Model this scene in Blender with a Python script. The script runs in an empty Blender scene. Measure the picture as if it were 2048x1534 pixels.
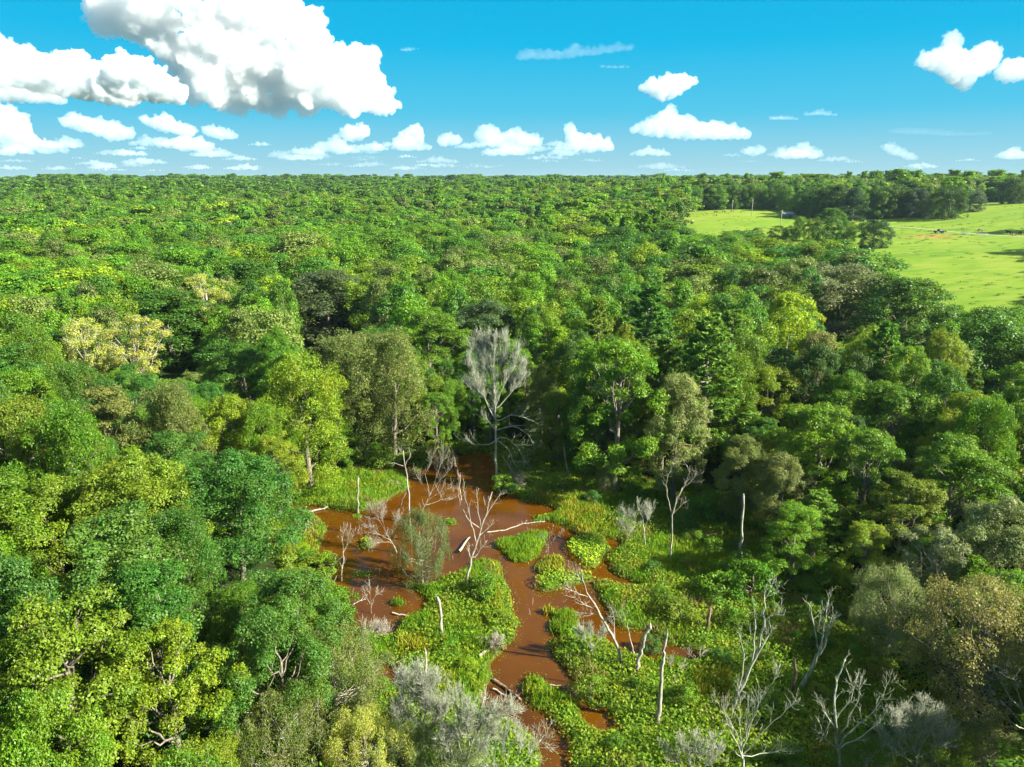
import bpy, math, random
import numpy as np
from mathutils import Vector, Matrix

# ---------------------------------------------------------------- camera, sky, sun, exposure
scene = bpy.context.scene
COL = scene.collection
FPX, PITCH, CAMH = 1462.0, math.radians(15.64), 40.0
cam_d = bpy.data.cameras.new("camera")
cam = bpy.data.objects.new("camera", cam_d)
COL.objects.link(cam)
cam_d.sensor_width = 36.0
cam_d.lens = 36.0 * FPX / 2048.0
cam_d.clip_start = 0.5
cam_d.clip_end = 200000.0
cam.location = (0, 0, CAMH)
cam.rotation_euler = (math.pi / 2 - PITCH, 0, 0)
scene.camera = cam

EXPOSURE = 1.92
SUN_EL = math.radians(33.0)
SUN_AZ = math.radians(18.0)          # how far the sun stands behind the camera's right hand
sun_vec = Vector((math.cos(SUN_EL) * math.cos(SUN_AZ), -math.cos(SUN_EL) * math.sin(SUN_AZ), math.sin(SUN_EL)))
sun_d = bpy.data.lights.new("sun", 'SUN')
sun_d.energy = 5.0
sun_d.angle = math.radians(0.5)
sun_d.color = (1.0, 0.93, 0.78)
sun = bpy.data.objects.new("sun", sun_d)
COL.objects.link(sun)
sun.rotation_euler = sun_vec.to_track_quat('Z', 'Y').to_euler()

world = bpy.data.worlds.new("World")
scene.world = world
world.use_nodes = True
wt = world.node_tree
wt.nodes.clear()
w_out = wt.nodes.new('ShaderNodeOutputWorld')
w_bg = wt.nodes.new('ShaderNodeBackground')
w_sky = wt.nodes.new('ShaderNodeTexSky')
w_sky.sky_type = 'NISHITA'
w_sky.sun_disc = False
w_sky.sun_elevation = SUN_EL
w_sky.sun_rotation = math.pi / 2 + SUN_AZ
w_sky.altitude = 100.0
w_sky.air_density = 1.0
w_sky.dust_density = 0.6
w_sky.ozone_density = 1.0
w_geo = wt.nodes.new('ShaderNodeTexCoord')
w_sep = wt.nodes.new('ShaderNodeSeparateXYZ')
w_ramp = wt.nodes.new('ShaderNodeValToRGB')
SKY_STOPS = [(0.0, (.42, .69, .79)), (.03, (.30, .66, .81)), (.08, (.085, .58, .84)), (.16, (.004, .50, .84)), (.24, (.0, .43, .80)), (.34, (.02, .34, .70)), (.6, (.27, .40, .54)), (1.0, (.56, .62, .66))]   # upper stops, out of view, are paled to add fill light
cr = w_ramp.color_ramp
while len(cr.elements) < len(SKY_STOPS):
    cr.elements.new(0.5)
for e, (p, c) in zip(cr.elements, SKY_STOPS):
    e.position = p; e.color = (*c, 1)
w_scl = wt.nodes.new('ShaderNodeVectorMath'); w_scl.operation = 'SCALE'
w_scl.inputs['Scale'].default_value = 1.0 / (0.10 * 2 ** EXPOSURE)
w_mix = wt.nodes.new('ShaderNodeMix'); w_mix.data_type = 'RGBA'
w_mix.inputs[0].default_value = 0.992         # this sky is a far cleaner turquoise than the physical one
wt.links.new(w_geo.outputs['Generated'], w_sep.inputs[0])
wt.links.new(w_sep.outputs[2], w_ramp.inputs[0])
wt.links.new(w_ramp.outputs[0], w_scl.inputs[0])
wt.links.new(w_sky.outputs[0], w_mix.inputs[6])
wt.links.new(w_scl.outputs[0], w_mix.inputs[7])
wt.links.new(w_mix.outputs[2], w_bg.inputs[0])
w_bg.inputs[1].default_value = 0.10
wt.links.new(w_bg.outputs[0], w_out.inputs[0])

scene.view_settings.view_transform = 'Standard'
scene.view_settings.look = 'None'
scene.view_settings.gamma = 1.0
scene.view_settings.exposure = EXPOSURE
scene.render.engine = 'CYCLES'
cy = scene.cycles
cy.max_bounces = 12
cy.diffuse_bounces = 4
cy.glossy_bounces = 2
cy.transmission_bounces = 3
cy.volume_bounces = 10
cy.transparent_max_bounces = 6
cy.sample_clamp_indirect = 8.0

# ---------------------------------------------------------------- geometry of the view
_cp, _sp = math.cos(PITCH), math.sin(PITCH)
def ray(u, v):
    cx, cy_ = (u - 1024.0) / FPX, (767.0 - v) / FPX
    return np.array([cx, _cp + cy_ * _sp, -_sp + cy_ * _cp])
def project(x, y, z):
    dz = z - CAMH
    depth = y * _cp - dz * _sp
    up = y * _sp + dz * _cp
    depth = np.where(depth > 0.1, depth, 0.1) if isinstance(depth, np.ndarray) else max(depth, 0.1)
    return 1024.0 + FPX * x / depth, 767.0 - FPX * up / depth, depth
# ---------------------------------------------------------------- helpers
def tagg(o, label=None, cat=None, group=None, kind=None):
    if label: o['label'] = label
    if cat: o['category'] = cat
    if group: o['group'] = group
    if kind: o['kind'] = kind
    return o
def empty(name, loc, rz=0.0, s=1.0):
    o = bpy.data.objects.new(name, None)
    o.empty_display_size = .5
    COL.objects.link(o)
    o.location = loc; o.rotation_euler = (0, 0, rz)
    o.scale = (s, s, s) if not hasattr(s, '__len__') else s
    return o
def link_mesh(name, me, parent=None, loc=None):
    o = bpy.data.objects.new(name, me)
    COL.objects.link(o)
    if parent is not None: o.parent = parent
    if loc is not None: o.location = loc
    return o
class MB:
    """collects tubes, leaves and boxes in numpy arrays, one mesh out"""
    def __init__(s):
        s.V = []; s.Q = []; s.T = []; s.n = 0; s.tq = []; s.tt = []
    def quads(s, V, Q, tint=None):
        s.V.append(V); s.Q.append(Q + s.n); s.n += len(V)
        s.tq.append(np.full(len(Q), .5) if tint is None else tint)
    def tris(s, V, T, tint=None):
        s.V.append(V); s.T.append(T + s.n); s.n += len(V)
        s.tt.append(np.full(len(T), .5) if tint is None else tint)
    def tube(s, pts, rad, seg=6):
        pts = np.asarray(pts, float); rad = np.asarray(rad, float); n = len(pts)
        t = np.gradient(pts, axis=0); t /= np.linalg.norm(t, axis=1)[:, None] + 1e-9
        ref = np.array([0, 0, 1.]) if abs(t[:, 2]).mean() < .8 else np.array([1., 0, 0])
        a = np.cross(t, ref); a /= np.linalg.norm(a, axis=1)[:, None] + 1e-9
        b = np.cross(t, a)
        th = np.arange(seg) / seg * 2 * math.pi
        V = pts[:, None] + rad[:, None, None] * (np.cos(th)[None, :, None] * a[:, None] + np.sin(th)[None, :, None] * b[:, None])
        V = V.reshape(-1, 3)
        i = np.arange(n - 1)[:, None] * seg; j = np.arange(seg)[None]; k = (j + 1) % seg
        Q = np.stack([i + j, i + k, i + seg + k, i + seg + j], -1).reshape(-1, 4)
        s.quads(V, Q)
        c = np.arange(seg)[1:-1]
        s.T.append(np.stack([np.full(len(c), (n - 1) * seg), (n - 1) * seg + c, (n - 1) * seg + c + 1], -1) + s.n - len(V))
        s.tt.append(np.full(len(c), .9))
    def leaves(s, P, N, L, W, rs, tint=None, up=0.0, T=None):
        """rhombic leaves: centre P, normal N, length L, width W"""
        n = len(P)
        N = N / (np.linalg.norm(N, axis=1)[:, None] + 1e-9)
        if T is None: T = rs.normal(size=(n, 3))
        T = T - (T * N).sum(1)[:, None] * N
        T /= np.linalg.norm(T, axis=1)[:, None] + 1e-9
        B = np.cross(N, T)
        L = np.broadcast_to(L, n)[:, None]; W = np.broadcast_to(W, n)[:, None]
        V = np.stack([P - T * L / 2, P + B * W / 2 + N * W * .18, P + T * L / 2, P - B * W / 2 + N * W * .18], 1).reshape(-1, 3)
        Q = np.arange(4 * n).reshape(-1, 4)
        s.quads(V, Q, rs.rand(n) if tint is None else tint)
    def box(s, c, h, rz=0.0):
        V = np.array([[x, y, z] for z in (-1, 1) for y in (-1, 1) for x in (-1, 1)], float) * np.array(h)
        cr_, sr = math.cos(rz), math.sin(rz)
        V = V @ np.array([[cr_, sr, 0], [-sr, cr_, 0], [0, 0, 1]]) + np.array(c)
        s.quads(V, np.array([[0, 2, 3, 1], [4, 5, 7, 6], [0, 1, 5, 4], [2, 6, 7, 3], [0, 4, 6, 2], [1, 3, 7, 5]]))
    def mesh(s, name, mats, matq=None):
        me = bpy.data.meshes.new(name)
        V = np.concatenate(s.V)
        Q = np.concatenate(s.Q) if s.Q else np.zeros((0, 4), int)
        T = np.concatenate(s.T) if s.T else np.zeros((0, 3), int)
        me.vertices.add(len(V)); me.vertices.foreach_set('co', V.ravel().astype(np.float32))
        nl = Q.size + T.size
        me.loops.add(nl); me.loops.foreach_set('vertex_index', np.concatenate([Q.ravel(), T.ravel()]).astype(np.int32))
        me.polygons.add(len(Q) + len(T))
        st = np.concatenate([np.arange(len(Q)) * 4, Q.size + np.arange(len(T)) * 3])
        me.polygons.foreach_set('loop_start', st.astype(np.int32))
        at = me.attributes.new('tint', 'FLOAT', 'FACE')
        at.data.foreach_set('value', np.concatenate(s.tq + s.tt).astype(np.float32) if (s.tq or s.tt) else [])
        if matq is not None:
            me.polygons.foreach_set('material_index', np.asarray(matq, np.int32))
        me.update(calc_edges=True)
        for m in (mats if isinstance(mats, (list, tuple)) else [mats]): me.materials.append(m)
        return me
def S(a, b, x):
    t = np.clip((x - a) / (b - a), 0, 1)
    return t * t * (3 - 2 * t)

# ---------------------------------------------------------------- materials
def new_mat(name):
    m = bpy.data.materials.new(name); m.use_nodes = True
    nt = m.node_tree; nt.nodes.clear()
    return m, nt, nt.nodes.new('ShaderNodeOutputMaterial')
def N_(nt, t, **kw):
    n = nt.nodes.new(t)
    for k, v in kw.items(): setattr(n, k, v)
    return n
def leaf_mat(name, col=None, trans=.35, rough=.5, vary=.5, yellow=.35, spec=.35):
    """leaf colour = the object's own colour (or col), varied leaf by leaf"""
    m, nt, out = new_mat(name)
    L = nt.links.new
    if col is None:
        oi = N_(nt, 'ShaderNodeObjectInfo'); base = oi.outputs['Color']
    else:
        rgb = N_(nt, 'ShaderNodeRGB'); rgb.outputs[0].default_value = (*col, 1); base = rgb.outputs[0]
    at = N_(nt, 'ShaderNodeAttribute', attribute_name='tint')
    hs = N_(nt, 'ShaderNodeHueSaturation')
    mr = N_(nt, 'ShaderNodeMapRange'); mr.inputs[3].default_value = 1 - vary; mr.inputs[4].default_value = 1 + vary
    L(at.outputs['Fac'], mr.inputs[0]); L(mr.outputs[0], hs.inputs['Value'])
    # hue drift: toward yellow for the young leaves of a clump
    tc = N_(nt, 'ShaderNodeTexCoord'); no = N_(nt, 'ShaderNodeTexNoise'); no.inputs['Scale'].default_value = .45; no.inputs['Detail'].default_value = 2
    L(tc.outputs['Object'], no.inputs['Vector'])
    mh = N_(nt, 'ShaderNodeMapRange'); mh.inputs[1].default_value = .3; mh.inputs[2].default_value = .7
    mh.inputs[3].default_value = .5 + .015 * yellow; mh.inputs[4].default_value = .5 - .09 * yellow
    L(no.outputs[0], mh.inputs[0]); L(mh.outputs[0], hs.inputs['Hue'])
    if col is not None:      # scattered trees: each instance its own shade
        o2 = N_(nt, 'ShaderNodeObjectInfo'); mv = N_(nt, 'ShaderNodeMapRange'); mv.inputs[3].default_value = .72; mv.inputs[4].default_value = 1.35
        L(o2.outputs['Random'], mv.inputs[0]); m2 = N_(nt, 'ShaderNodeMath', operation='MULTIPLY'); L(mr.outputs[0], m2.inputs[0]); L(mv.outputs[0], m2.inputs[1]); L(m2.outputs[0], hs.inputs['Value'])
    L(base, hs.inputs['Color'])
    bs = N_(nt, 'ShaderNodeBsdfPrincipled'); bs.inputs['Roughness'].default_value = rough
    bs.inputs['Specular IOR Level'].default_value = spec
    tr = N_(nt, 'ShaderNodeBsdfTranslucent')
    h2 = N_(nt, 'ShaderNodeHueSaturation'); h2.inputs['Hue'].default_value = .48; h2.inputs['Saturation'].default_value = 1.1; h2.inputs['Value'].default_value = 1.5
    L(hs.outputs[0], h2.inputs['Color']); L(h2.outputs[0], tr.inputs[0])
    L(hs.outputs[0], bs.inputs['Base Color'])
    mx = N_(nt, 'ShaderNodeMixShader'); mx.inputs[0].default_value = trans
    L(bs.outputs[0], mx.inputs[1]); L(tr.outputs[0], mx.inputs[2]); L(mx.outputs[0], out.inputs[0])
    return m
def bark_mat(name, c1, c2, scale=6.0, rough=.85):
    m, nt, out = new_mat(name); L = nt.links.new
    tc = N_(nt, 'ShaderNodeTexCoord'); mp = N_(nt, 'ShaderNodeMapping'); mp.inputs['Scale'].default_value = (scale, scale, scale * .25)
    no = N_(nt, 'ShaderNodeTexNoise'); no.inputs['Scale'].default_value = 1.0; no.inputs['Detail'].default_value = 5
    L(tc.outputs['Object'], mp.inputs[0]); L(mp.outputs[0], no.inputs['Vector'])
    rp = N_(nt, 'ShaderNodeValToRGB'); rp.color_ramp.elements[0].position = .35; rp.color_ramp.elements[1].position = .65
    rp.color_ramp.elements[0].color = (*c1, 1); rp.color_ramp.elements[1].color = (*c2, 1)
    L(no.outputs[0], rp.inputs[0])
    bs = N_(nt, 'ShaderNodeBsdfPrincipled'); bs.inputs['Roughness'].default_value = rough; bs.inputs['Specular IOR Level'].default_value = .2
    bp = N_(nt, 'ShaderNodeBump'); bp.inputs['Strength'].default_value = .6; bp.inputs['Distance'].default_value = .05
    L(no.outputs[0], bp.inputs['Height']); L(bp.outputs[0], bs.inputs['Normal'])
    L(rp.outputs[0], bs.inputs['Base Color']); L(bs.outputs[0], out.inputs[0])
    return m
def plain(name, col, rough=.5, metal=0.0):
    m, nt, out = new_mat(name)
    bs = N_(nt, 'ShaderNodeBsdfPrincipled'); bs.inputs['Roughness'].default_value = rough; bs.inputs['Metallic'].default_value = metal
    no = N_(nt, 'ShaderNodeTexNoise'); no.inputs['Scale'].default_value = 3
    mr = N_(nt, 'ShaderNodeMix', data_type='RGBA'); mr.inputs[6].default_value = (*[c * .8 for c in col], 1); mr.inputs[7].default_value = (*[min(1, c * 1.15) for c in col], 1)
    nt.links.new(no.outputs[0], mr.inputs[0]); nt.links.new(mr.outputs[2], bs.inputs['Base Color'])
    nt.links.new(bs.outputs[0], out.inputs[0])
    return m
M_LEAF = leaf_mat('tree_leaf')
M_NEEDLE = leaf_mat('pine_needle', trans=.2, rough=.6, vary=.4, yellow=.15)
M_BARK = bark_mat('grey_bark', (.10, .085, .065), (.24, .21, .17))
M_BARK_PALE = bark_mat('pale_bark', (.20, .185, .15), (.40, .375, .32))
M_DEAD = bark_mat('bleached_dead_wood', (.155, .14, .105), (.41, .385, .315), 5)
M_DEAD_BROWN = bark_mat('rotting_brown_wood', (.08, .045, .03), (.27, .19, .135), 4)
M_DEAD_GREY = bark_mat('lichen_grey_wood', (.155, .17, .12), (.42, .45, .345), 5)

# ---------------------------------------------------------------- terrain
def terr(x, y):
    x = np.asarray(x, float); y = np.asarray(y, float)
    r = np.hypot(x, y)
    g = 8.0 * S(150, 700, r) + 7.5 * S(700, 1700, r)
    hill = 12.0 * S(95, 330, x + .35 * y) * S(60, 200, y) + 10.0 * S(190, 400, x) * S(150, 350, y)
    g = g + hill * (1 - .85 * S(480, 1100, r))
    g = g - 12.0 * S(.60, .72, -x / np.maximum(y, 1)) * S(300, 1500, r)
    g = g + 1.2 * np.sin(x * .021 + 1.3) * np.cos(y * .017) * S(180, 400, r)
    g = g + 3.0 * np.sin(x * .0021 + .6) * np.sin(y * .0016 + 2.0) * S(700, 1800, r)
    return g
def gz(x, y): return float(terr(x, y))
def on_ground(u, v, z_over=0.0):
    """where the line of sight through a picture point meets the land (z_over metres above it)"""
    d = ray(u, v); t = 10.0; step = 1.0
    while t < 20000:
        p = d * t
        if CAMH + p[2] <= gz(p[0], p[1]) + z_over:
            lo, hi = t - step, t
            for _ in range(24):
                m = (lo + hi) / 2; p = d * m
                if CAMH + p[2] <= gz(p[0], p[1]) + z_over: hi = m
                else: lo = m
            p = d * hi
            return float(p[0]), float(p[1]), gz(p[0], p[1])
        step = max(1.0, t * .01); t += step
    p = d * 4000
    return float(p[0]), float(p[1]), gz(p[0], p[1])
def flat_ground(poly):
    return np.array([on_ground(u, v)[:2] for (u, v) in poly])
def pip(px, py, poly):
    poly = np.asarray(poly, float); inside = np.zeros(np.shape(px), bool)
    j = len(poly) - 1
    for i in range(len(poly)):
        xi, yi = poly[i]; xj, yj = poly[j]
        c = ((yi > py) != (yj > py)) & (px < (xj - xi) * (py - yi) / (yj - yi + 1e-12) + xi)
        inside ^= c; j = i
    return inside
def vnoise(x, y, sc, seed=0, oct=3):
    """smooth value noise, -1..1"""
    out = 0; amp = 1.0; tot = 0
    for o in range(oct):
        X = np.asarray(x) / sc + 37.1 * o + seed * 11.3; Y = np.asarray(y) / sc + 91.7 * o + seed * 5.9
        xi = np.floor(X).astype(np.int64); yi = np.floor(Y).astype(np.int64); fx = X - xi; fy = Y - yi
        fx = fx * fx * (3 - 2 * fx); fy = fy * fy * (3 - 2 * fy)
        def h(a, b):
            n = (a * 374761393 + b * 668265263 + seed * 974711) & 0x7fffffff
            n = ((n ^ (n >> 13)) * 1274126177) & 0x7fffffff
            return ((n ^ (n >> 16)) & 0xffff) / 32767.5 - 1
        out = out + amp * ((h(xi, yi) * (1 - fx) + h(xi + 1, yi) * fx) * (1 - fy) + (h(xi, yi + 1) * (1 - fx) + h(xi + 1, yi + 1) * fx) * fy)
        tot += amp; amp *= .5; sc = sc / 2
    return out / tot

PASTURE = [(1300, 470), (1352, 456), (1378, 425), (1400, 421), (1470, 419), (1570, 419), (1600, 430), (1690, 441), (1750, 440), (1800, 438), (1890, 434), (1900, 425), (1935, 412),
           (1960, 408), (2048, 394), (2150, 385), (2300, 640), (2060, 606), (1960, 616), (1920, 590), (1870, 562), (1800, 545), (1755, 532), (1740, 485), (1700, 472), (1500, 466), (1420, 462), (1352, 466)]
PAST_SHOW = [(1355, 454), (1380, 426), (1400, 422), (1570, 420), (1610, 432), (1700, 440), (1890, 433), (1935, 412), (1960, 408), (2048, 394), (2250, 390), (2250, 640), (2048, 606),
             (1960, 616), (1915, 592), (1870, 565), (1800, 548), (1752, 534), (1738, 482), (1640, 476), (1500, 467), (1385, 462)]
CLEARING = [(545, 1020), (590, 985), (640, 950), (700, 945), (770, 930), (830, 925), (880, 905), (930, 890), (985, 895), (1060, 915), (1130, 940), (1210, 965), (1290, 985),
            (1380, 1010), (1450, 1040), (1530, 1080), (1570, 1130), (1640, 1180), (1720, 1240), (1760, 1310), (1830, 1400), (1900, 1534), (1990, 1800), (900, 1800), (760, 1534),
            (740, 1420), (700, 1330), (655, 1285), (660, 1230), (640, 1150), (610, 1100), (575, 1060)]
WATER = [[(545, 1012), (600, 1013), (650, 1020), (700, 1026), (740, 1020), (772, 1004), (800, 992), (818, 975), (808, 955), (845, 940), (880, 925), (900, 912), (930, 908), (965, 905),
          (990, 925), (1000, 960), (1010, 985), (1050, 1004), (1085, 1012), (1112, 1018), (1112, 1030), (1078, 1040), (1105, 1048), (1135, 1058), (1152, 1078), (1185, 1082), (1212, 1078),
          (1232, 1086), (1250, 1090), (1236, 1100), (1216, 1112), (1208, 1132), (1218, 1148), (1245, 1160), (1292, 1176), (1240, 1172), (1200, 1160), (1186, 1172), (1195, 1205), (1222, 1242), (1242, 1262),
          (1292, 1266), (1335, 1290), (1400, 1312), (1400, 1324), (1330, 1322), (1262, 1315), (1222, 1292), (1195, 1270), (1160, 1262), (1120, 1276), (1095, 1292), (1098, 1315), (1110, 1335),
          (1138, 1358), (1175, 1388), (1200, 1418), (1232, 1442), (1250, 1470), (1195, 1468), (1150, 1420), (1105, 1376), (1082, 1350), (1048, 1346), (1030, 1362), (1034, 1390), (1066, 1422),
          (1102, 1452), (1126, 1490), (1145, 1600), (1090, 1600), (1070, 1490), (1035, 1455), (985, 1438), (962, 1412), (976, 1380), (988, 1345), (972, 1322), (1004, 1310), (1030, 1288),
          (1032, 1242), (1016, 1200), (1006, 1160), (996, 1122), (960, 1118), (935, 1128), (905, 1150), (850, 1178), (800, 1160), (820, 1180), (848, 1200), (846, 1222), (826, 1236), (792, 1240),
          (800, 1262), (770, 1278), (742, 1246), (722, 1258), (705, 1292), (680, 1292), (662, 1276), (680, 1232), (692, 1190), (650, 1150), (618, 1130), (640, 1092), (650, 1062), (632, 1034), (600, 1022), (545, 1020)],
         [(735, 1328), (760, 1330), (800, 1340), (790, 1375), (760, 1385), (745, 1355)],
         [(755, 940), (800, 928), (838, 936), (815, 944), (770, 946)]]
ISLANDS = [[(984, 1092), (1020, 1078), (1060, 1069), (1098, 1064), (1092, 1090), (1076, 1115), (1042, 1130), (1022, 1126), (1004, 1106)],
           [(1132, 1086), (1170, 1078), (1214, 1086), (1216, 1102), (1200, 1118), (1194, 1136), (1160, 1136), (1140, 1116), (1124, 1100)],
           [(1064, 1142), (1085, 1118), (1112, 1112), (1126, 1130), (1120, 1152), (1076, 1152)],
           [(1068, 1166), (1095, 1150), (1140, 1148), (1182, 1144), (1192, 1165), (1150, 1176), (1100, 1186), (1074, 1182)],
           [(1090, 1252), (1110, 1226), (1135, 1220), (1156, 1240), (1150, 1266), (1125, 1277), (1098, 1270)],
           [(1080, 1226), (1098, 1214), (1106, 1228), (1092, 1238)],
           [(774, 1206), (800, 1198), (816, 1212), (795, 1222)],
           [(708, 1082), (740, 1072), (742, 1100), (712, 1108)],
           [(690, 1146), (738, 1144), (738, 1162), (700, 1164)],
           [(886, 1040), (915, 1036), (914, 1056), (890, 1056)],
           [(706, 1028), (724, 1028), (726, 1038), (708, 1040)],
           [(1000, 966), (1030, 962), (1040, 990), (1004, 990)],
           [(1068, 1036), (1110, 1034), (1096, 1048), (1072, 1048)]]
def water_mask_px(u, v):
    w = np.zeros(np.shape(u), bool)
    for p in WATER: w |= pip(u, v, p)
    for p in ISLANDS: w &= ~pip(u, v, p)
    return w
def blur(a, n):
    for _ in range(n):
        b = a.copy()
        b[1:-1, 1:-1] = (a[1:-1, 1:-1] * 4 + (a[:-2, 1:-1] + a[2:, 1:-1] + a[1:-1, :-2] + a[1:-1, 2:]) * 2 + a[:-2, :-2] + a[2:, 2:] + a[:-2, 2:] + a[2:, :-2]) / 16
        a = b
    return a
# swamp basin heights on a fine grid: banks stand a hand above the water, channels lie below it
FX0, FX1, FY0, FY1, FS = -46.0, 46.0, 36.0, 122.0, 0.3
fx = np.arange(FX0, FX1 + .01, FS); fy = np.arange(FY0, FY1 + .01, FS)
FXX, FYY = np.meshgrid(fx, fy)
wob = 0.7
UU, VV, _ = project(FXX + wob * vnoise(FXX, FYY, 1.6, 1), FYY + wob * 1.2 * vnoise(FXX, FYY, 1.6, 2), np.zeros_like(FXX))
WM = water_mask_px(UU, VV).astype(float)
WS = blur(WM, 3)
WB = blur(WM, 14)
BASIN = 0.22 - .62 * WS + .08 * vnoise(FXX, FYY, 2.5, 3) * (1 - WS) + .05 * vnoise(FXX, FYY, .7, 4)
edge = np.minimum.reduce([FXX - FX0, FX1 - FXX, FYY - FY0, FY1 - FYY])
BASIN = BASIN * S(0, 4, edge) + .22 * (1 - S(0, 4, edge))
def basin_at(x, y):
    ix = np.clip(((np.asarray(x) - FX0) / FS).astype(int), 0, len(fx) - 1); iy = np.clip(((np.asarray(y) - FY0) / FS).astype(int), 0, len(fy) - 1)
    return BASIN[iy, ix], WS[iy, ix]

# ground sheet: one sheet out to the horizon, fine in the basin
def axis(lo, hi, fine_lo, fine_hi, fs, grow):
    a = list(np.arange(fine_lo, fine_hi + fs / 2, fs))
    s_ = fs; p = a[-1]
    while p < hi: s_ = min(s_ * grow, 260); p += s_; a.append(p)
    s_ = fs; p = a[0]; b = []
    while p > lo: s_ = min(s_ * grow, 260); p -= s_; b.append(p)
    return np.array(b[::-1] + a)
gx = axis(-7000, 7000, FX0, FX1, FS, 1.035); gy = axis(-300, 9000, FY0, FY1, FS, 1.025)
GX, GY = np.meshgrid(gx, gy)
GZ = terr(GX, GY) + 0.22
inb = (GX > FX0) & (GX < FX1) & (GY > FY0) & (GY < FY1)
bz, bw = basin_at(GX[inb], GY[inb])
GZ[inb] = bz + terr(GX[inb], GY[inb])
PW = flat_ground(PASTURE)
PWIDE = flat_ground([(1290, 476), (1345, 462), (1372, 425), (1400, 420), (1470, 418), (1570, 418), (1600, 428), (1690, 440), (1750, 439), (1800, 437), (1890, 433), (1900, 424), (1935, 411), (1960, 407), (2048, 393), (2150, 384),
                    (2400, 700), (2060, 690), (1940, 680), (1850, 640), (1770, 600), (1720, 560), (1700, 515), (1640, 500), (1500, 490), (1400, 486)])
pmask = pip(GX + 2 * vnoise(GX, GY, 9, 5), GY + 2 * vnoise(GX, GY, 9, 6), PWIDE).astype(float)
bwm = np.zeros_like(GX); bwm[inb] = bw
cu, cv, _ = project(GX, GY, GZ)
cmask = (pip(cu, cv, CLEARING) & (GY < 125) & (GY > 20)).astype(float)
nx, ny = len(gx), len(gy)
gm = MB()
ii = (np.arange(ny - 1)[:, None] * nx + np.arange(nx - 1)[None]).ravel()
gm.quads(np.stack([GX, GY, GZ], -1).reshape(-1, 3), np.stack([ii, ii + 1, ii + nx + 1, ii + nx], -1))
def ground_mat():
    m, nt, out = new_mat('ground_earth_and_grass'); L = nt.links.new
    bs = N_(nt, 'ShaderNodeBsdfPrincipled'); bs.inputs['Roughness'].default_value = .95; bs.inputs['Specular IOR Level'].default_value = .1
    tc = N_(nt, 'ShaderNodeTexCoord')
    def noise(sc, det=4, vec=None, dist=0.0):
        n = N_(nt, 'ShaderNodeTexNoise'); n.inputs['Scale'].default_value = sc; n.inputs['Detail'].default_value = det; n.inputs['Distortion'].default_value = dist
        L(vec or tc.outputs['Object'], n.inputs['Vector']); return n.outputs[0]
    def ramp(fac, stops):
        r = N_(nt, 'ShaderNodeValToRGB')
        while len(r.color_ramp.elements) < len(stops): r.color_ramp.elements.new(.5)
        for e, (p, c) in zip(r.color_ramp.elements, stops): e.position = p; e.color = (*c, 1)
        L(fac, r.inputs[0]); return r.outputs[0]
    def mix(f, a, b):
        x = N_(nt, 'ShaderNodeMix', data_type='RGBA')
        if isinstance(f, float): x.inputs[0].default_value = f
        else: L(f, x.inputs[0])
        L(a, x.inputs[6]); L(b, x.inputs[7]); return x.outputs[2]
    def attr(n):
        a = N_(nt, 'ShaderNodeAttribute', attribute_name=n); return a.outputs['Fac']
    wood = ramp(noise(.35), [(.3, (.012, .022, .006)), (.7, (.03, .045, .012))])
    mp = N_(nt, 'ShaderNodeMapping'); mp.inputs['Scale'].default_value = (.5, 1.0, 1); L(tc.outputs['Object'], mp.inputs[0])
    g1 = ramp(noise(.03, 5, mp.outputs[0], .6), [(.3, (.085, .175, .012)), (.5, (.135, .225, .016)), (.7, (.20, .25, .03))])
    g2 = ramp(noise(.22, 5, mp.outputs[0], .3), [(.35, (.065, .15, .010)), (.5, (.14, .225, .016)), (.68, (.21, .23, .05))])
    pas = mix(.45, g1, g2)
    tuft = N_(nt, 'ShaderNodeMapRange'); tuft.inputs[1].default_value = .60; tuft.inputs[2].default_value = .66
    L(noise(.55, 6, mp.outputs[0], .2), tuft.inputs[0])
    tz = N_(nt, 'ShaderNodeMapRange'); tz.inputs[1].default_value = .5; tz.inputs[2].default_value = .62; L(noise(.02, 2), tz.inputs[0])
    tm = N_(nt, 'ShaderNodeMath', operation='MULTIPLY'); L(tuft.outputs[0], tm.inputs[0]); L(tz.outputs[0], tm.inputs[1])
    dk = N_(nt, 'ShaderNodeRGB'); dk.outputs[0].default_value = (.025, .08, .012, 1)
    pas = mix(tm.outputs[0], pas, dk.outputs[0])
    red = ramp(noise(.5), [(.3, (.32, .12, .045)), (.7, (.36, .2, .07))])
    rm = N_(nt, 'ShaderNodeMath', operation='MULTIPLY'); L(attr('red_soil'), rm.inputs[0])
    rn = N_(nt, 'ShaderNodeMapRange'); rn.inputs[1].default_value = .35; rn.inputs[2].default_value = .6; L(noise(.35, 4), rn.inputs[0]); L(rn.outputs[0], rm.inputs[1])
    pas = mix(rm.outputs[0], pas, red)
    marsh = ramp(noise(1.2, 5), [(.3, (.025, .06, .006)), (.6, (.06, .12, .012)), (.8, (.10, .10, .02))])
    mud = ramp(noise(2, 4), [(.3, (.05, .02, .008)), (.7, (.11, .045, .015))])
    c = mix(attr('pasture'), wood, pas)
    c = mix(attr('marsh'), c, marsh)
    c = mix(attr('wet'), c, mud)
    L(c, bs.inputs['Base Color']); L(bs.outputs[0], out.inputs[0])
    return m
gme = gm.mesh('ground', ground_mat())
def pattr(me, name, arr):
    a = me.attributes.new(name, 'FLOAT', 'POINT'); a.data.foreach_set('value', np.ascontiguousarray(arr, np.float32).ravel())
rc1 = on_ground(1865, 474); rc2 = on_ground(1772, 473)
red = np.exp(-(((GX - rc1[0]) / 9) ** 2 + ((GY - rc1[1]) / 9) ** 2)) * 1.1 + 1.3 * np.exp(-(((GX - rc2[0]) / 3) ** 2 + ((GY - rc2[1]) / 4) ** 2))
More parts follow.
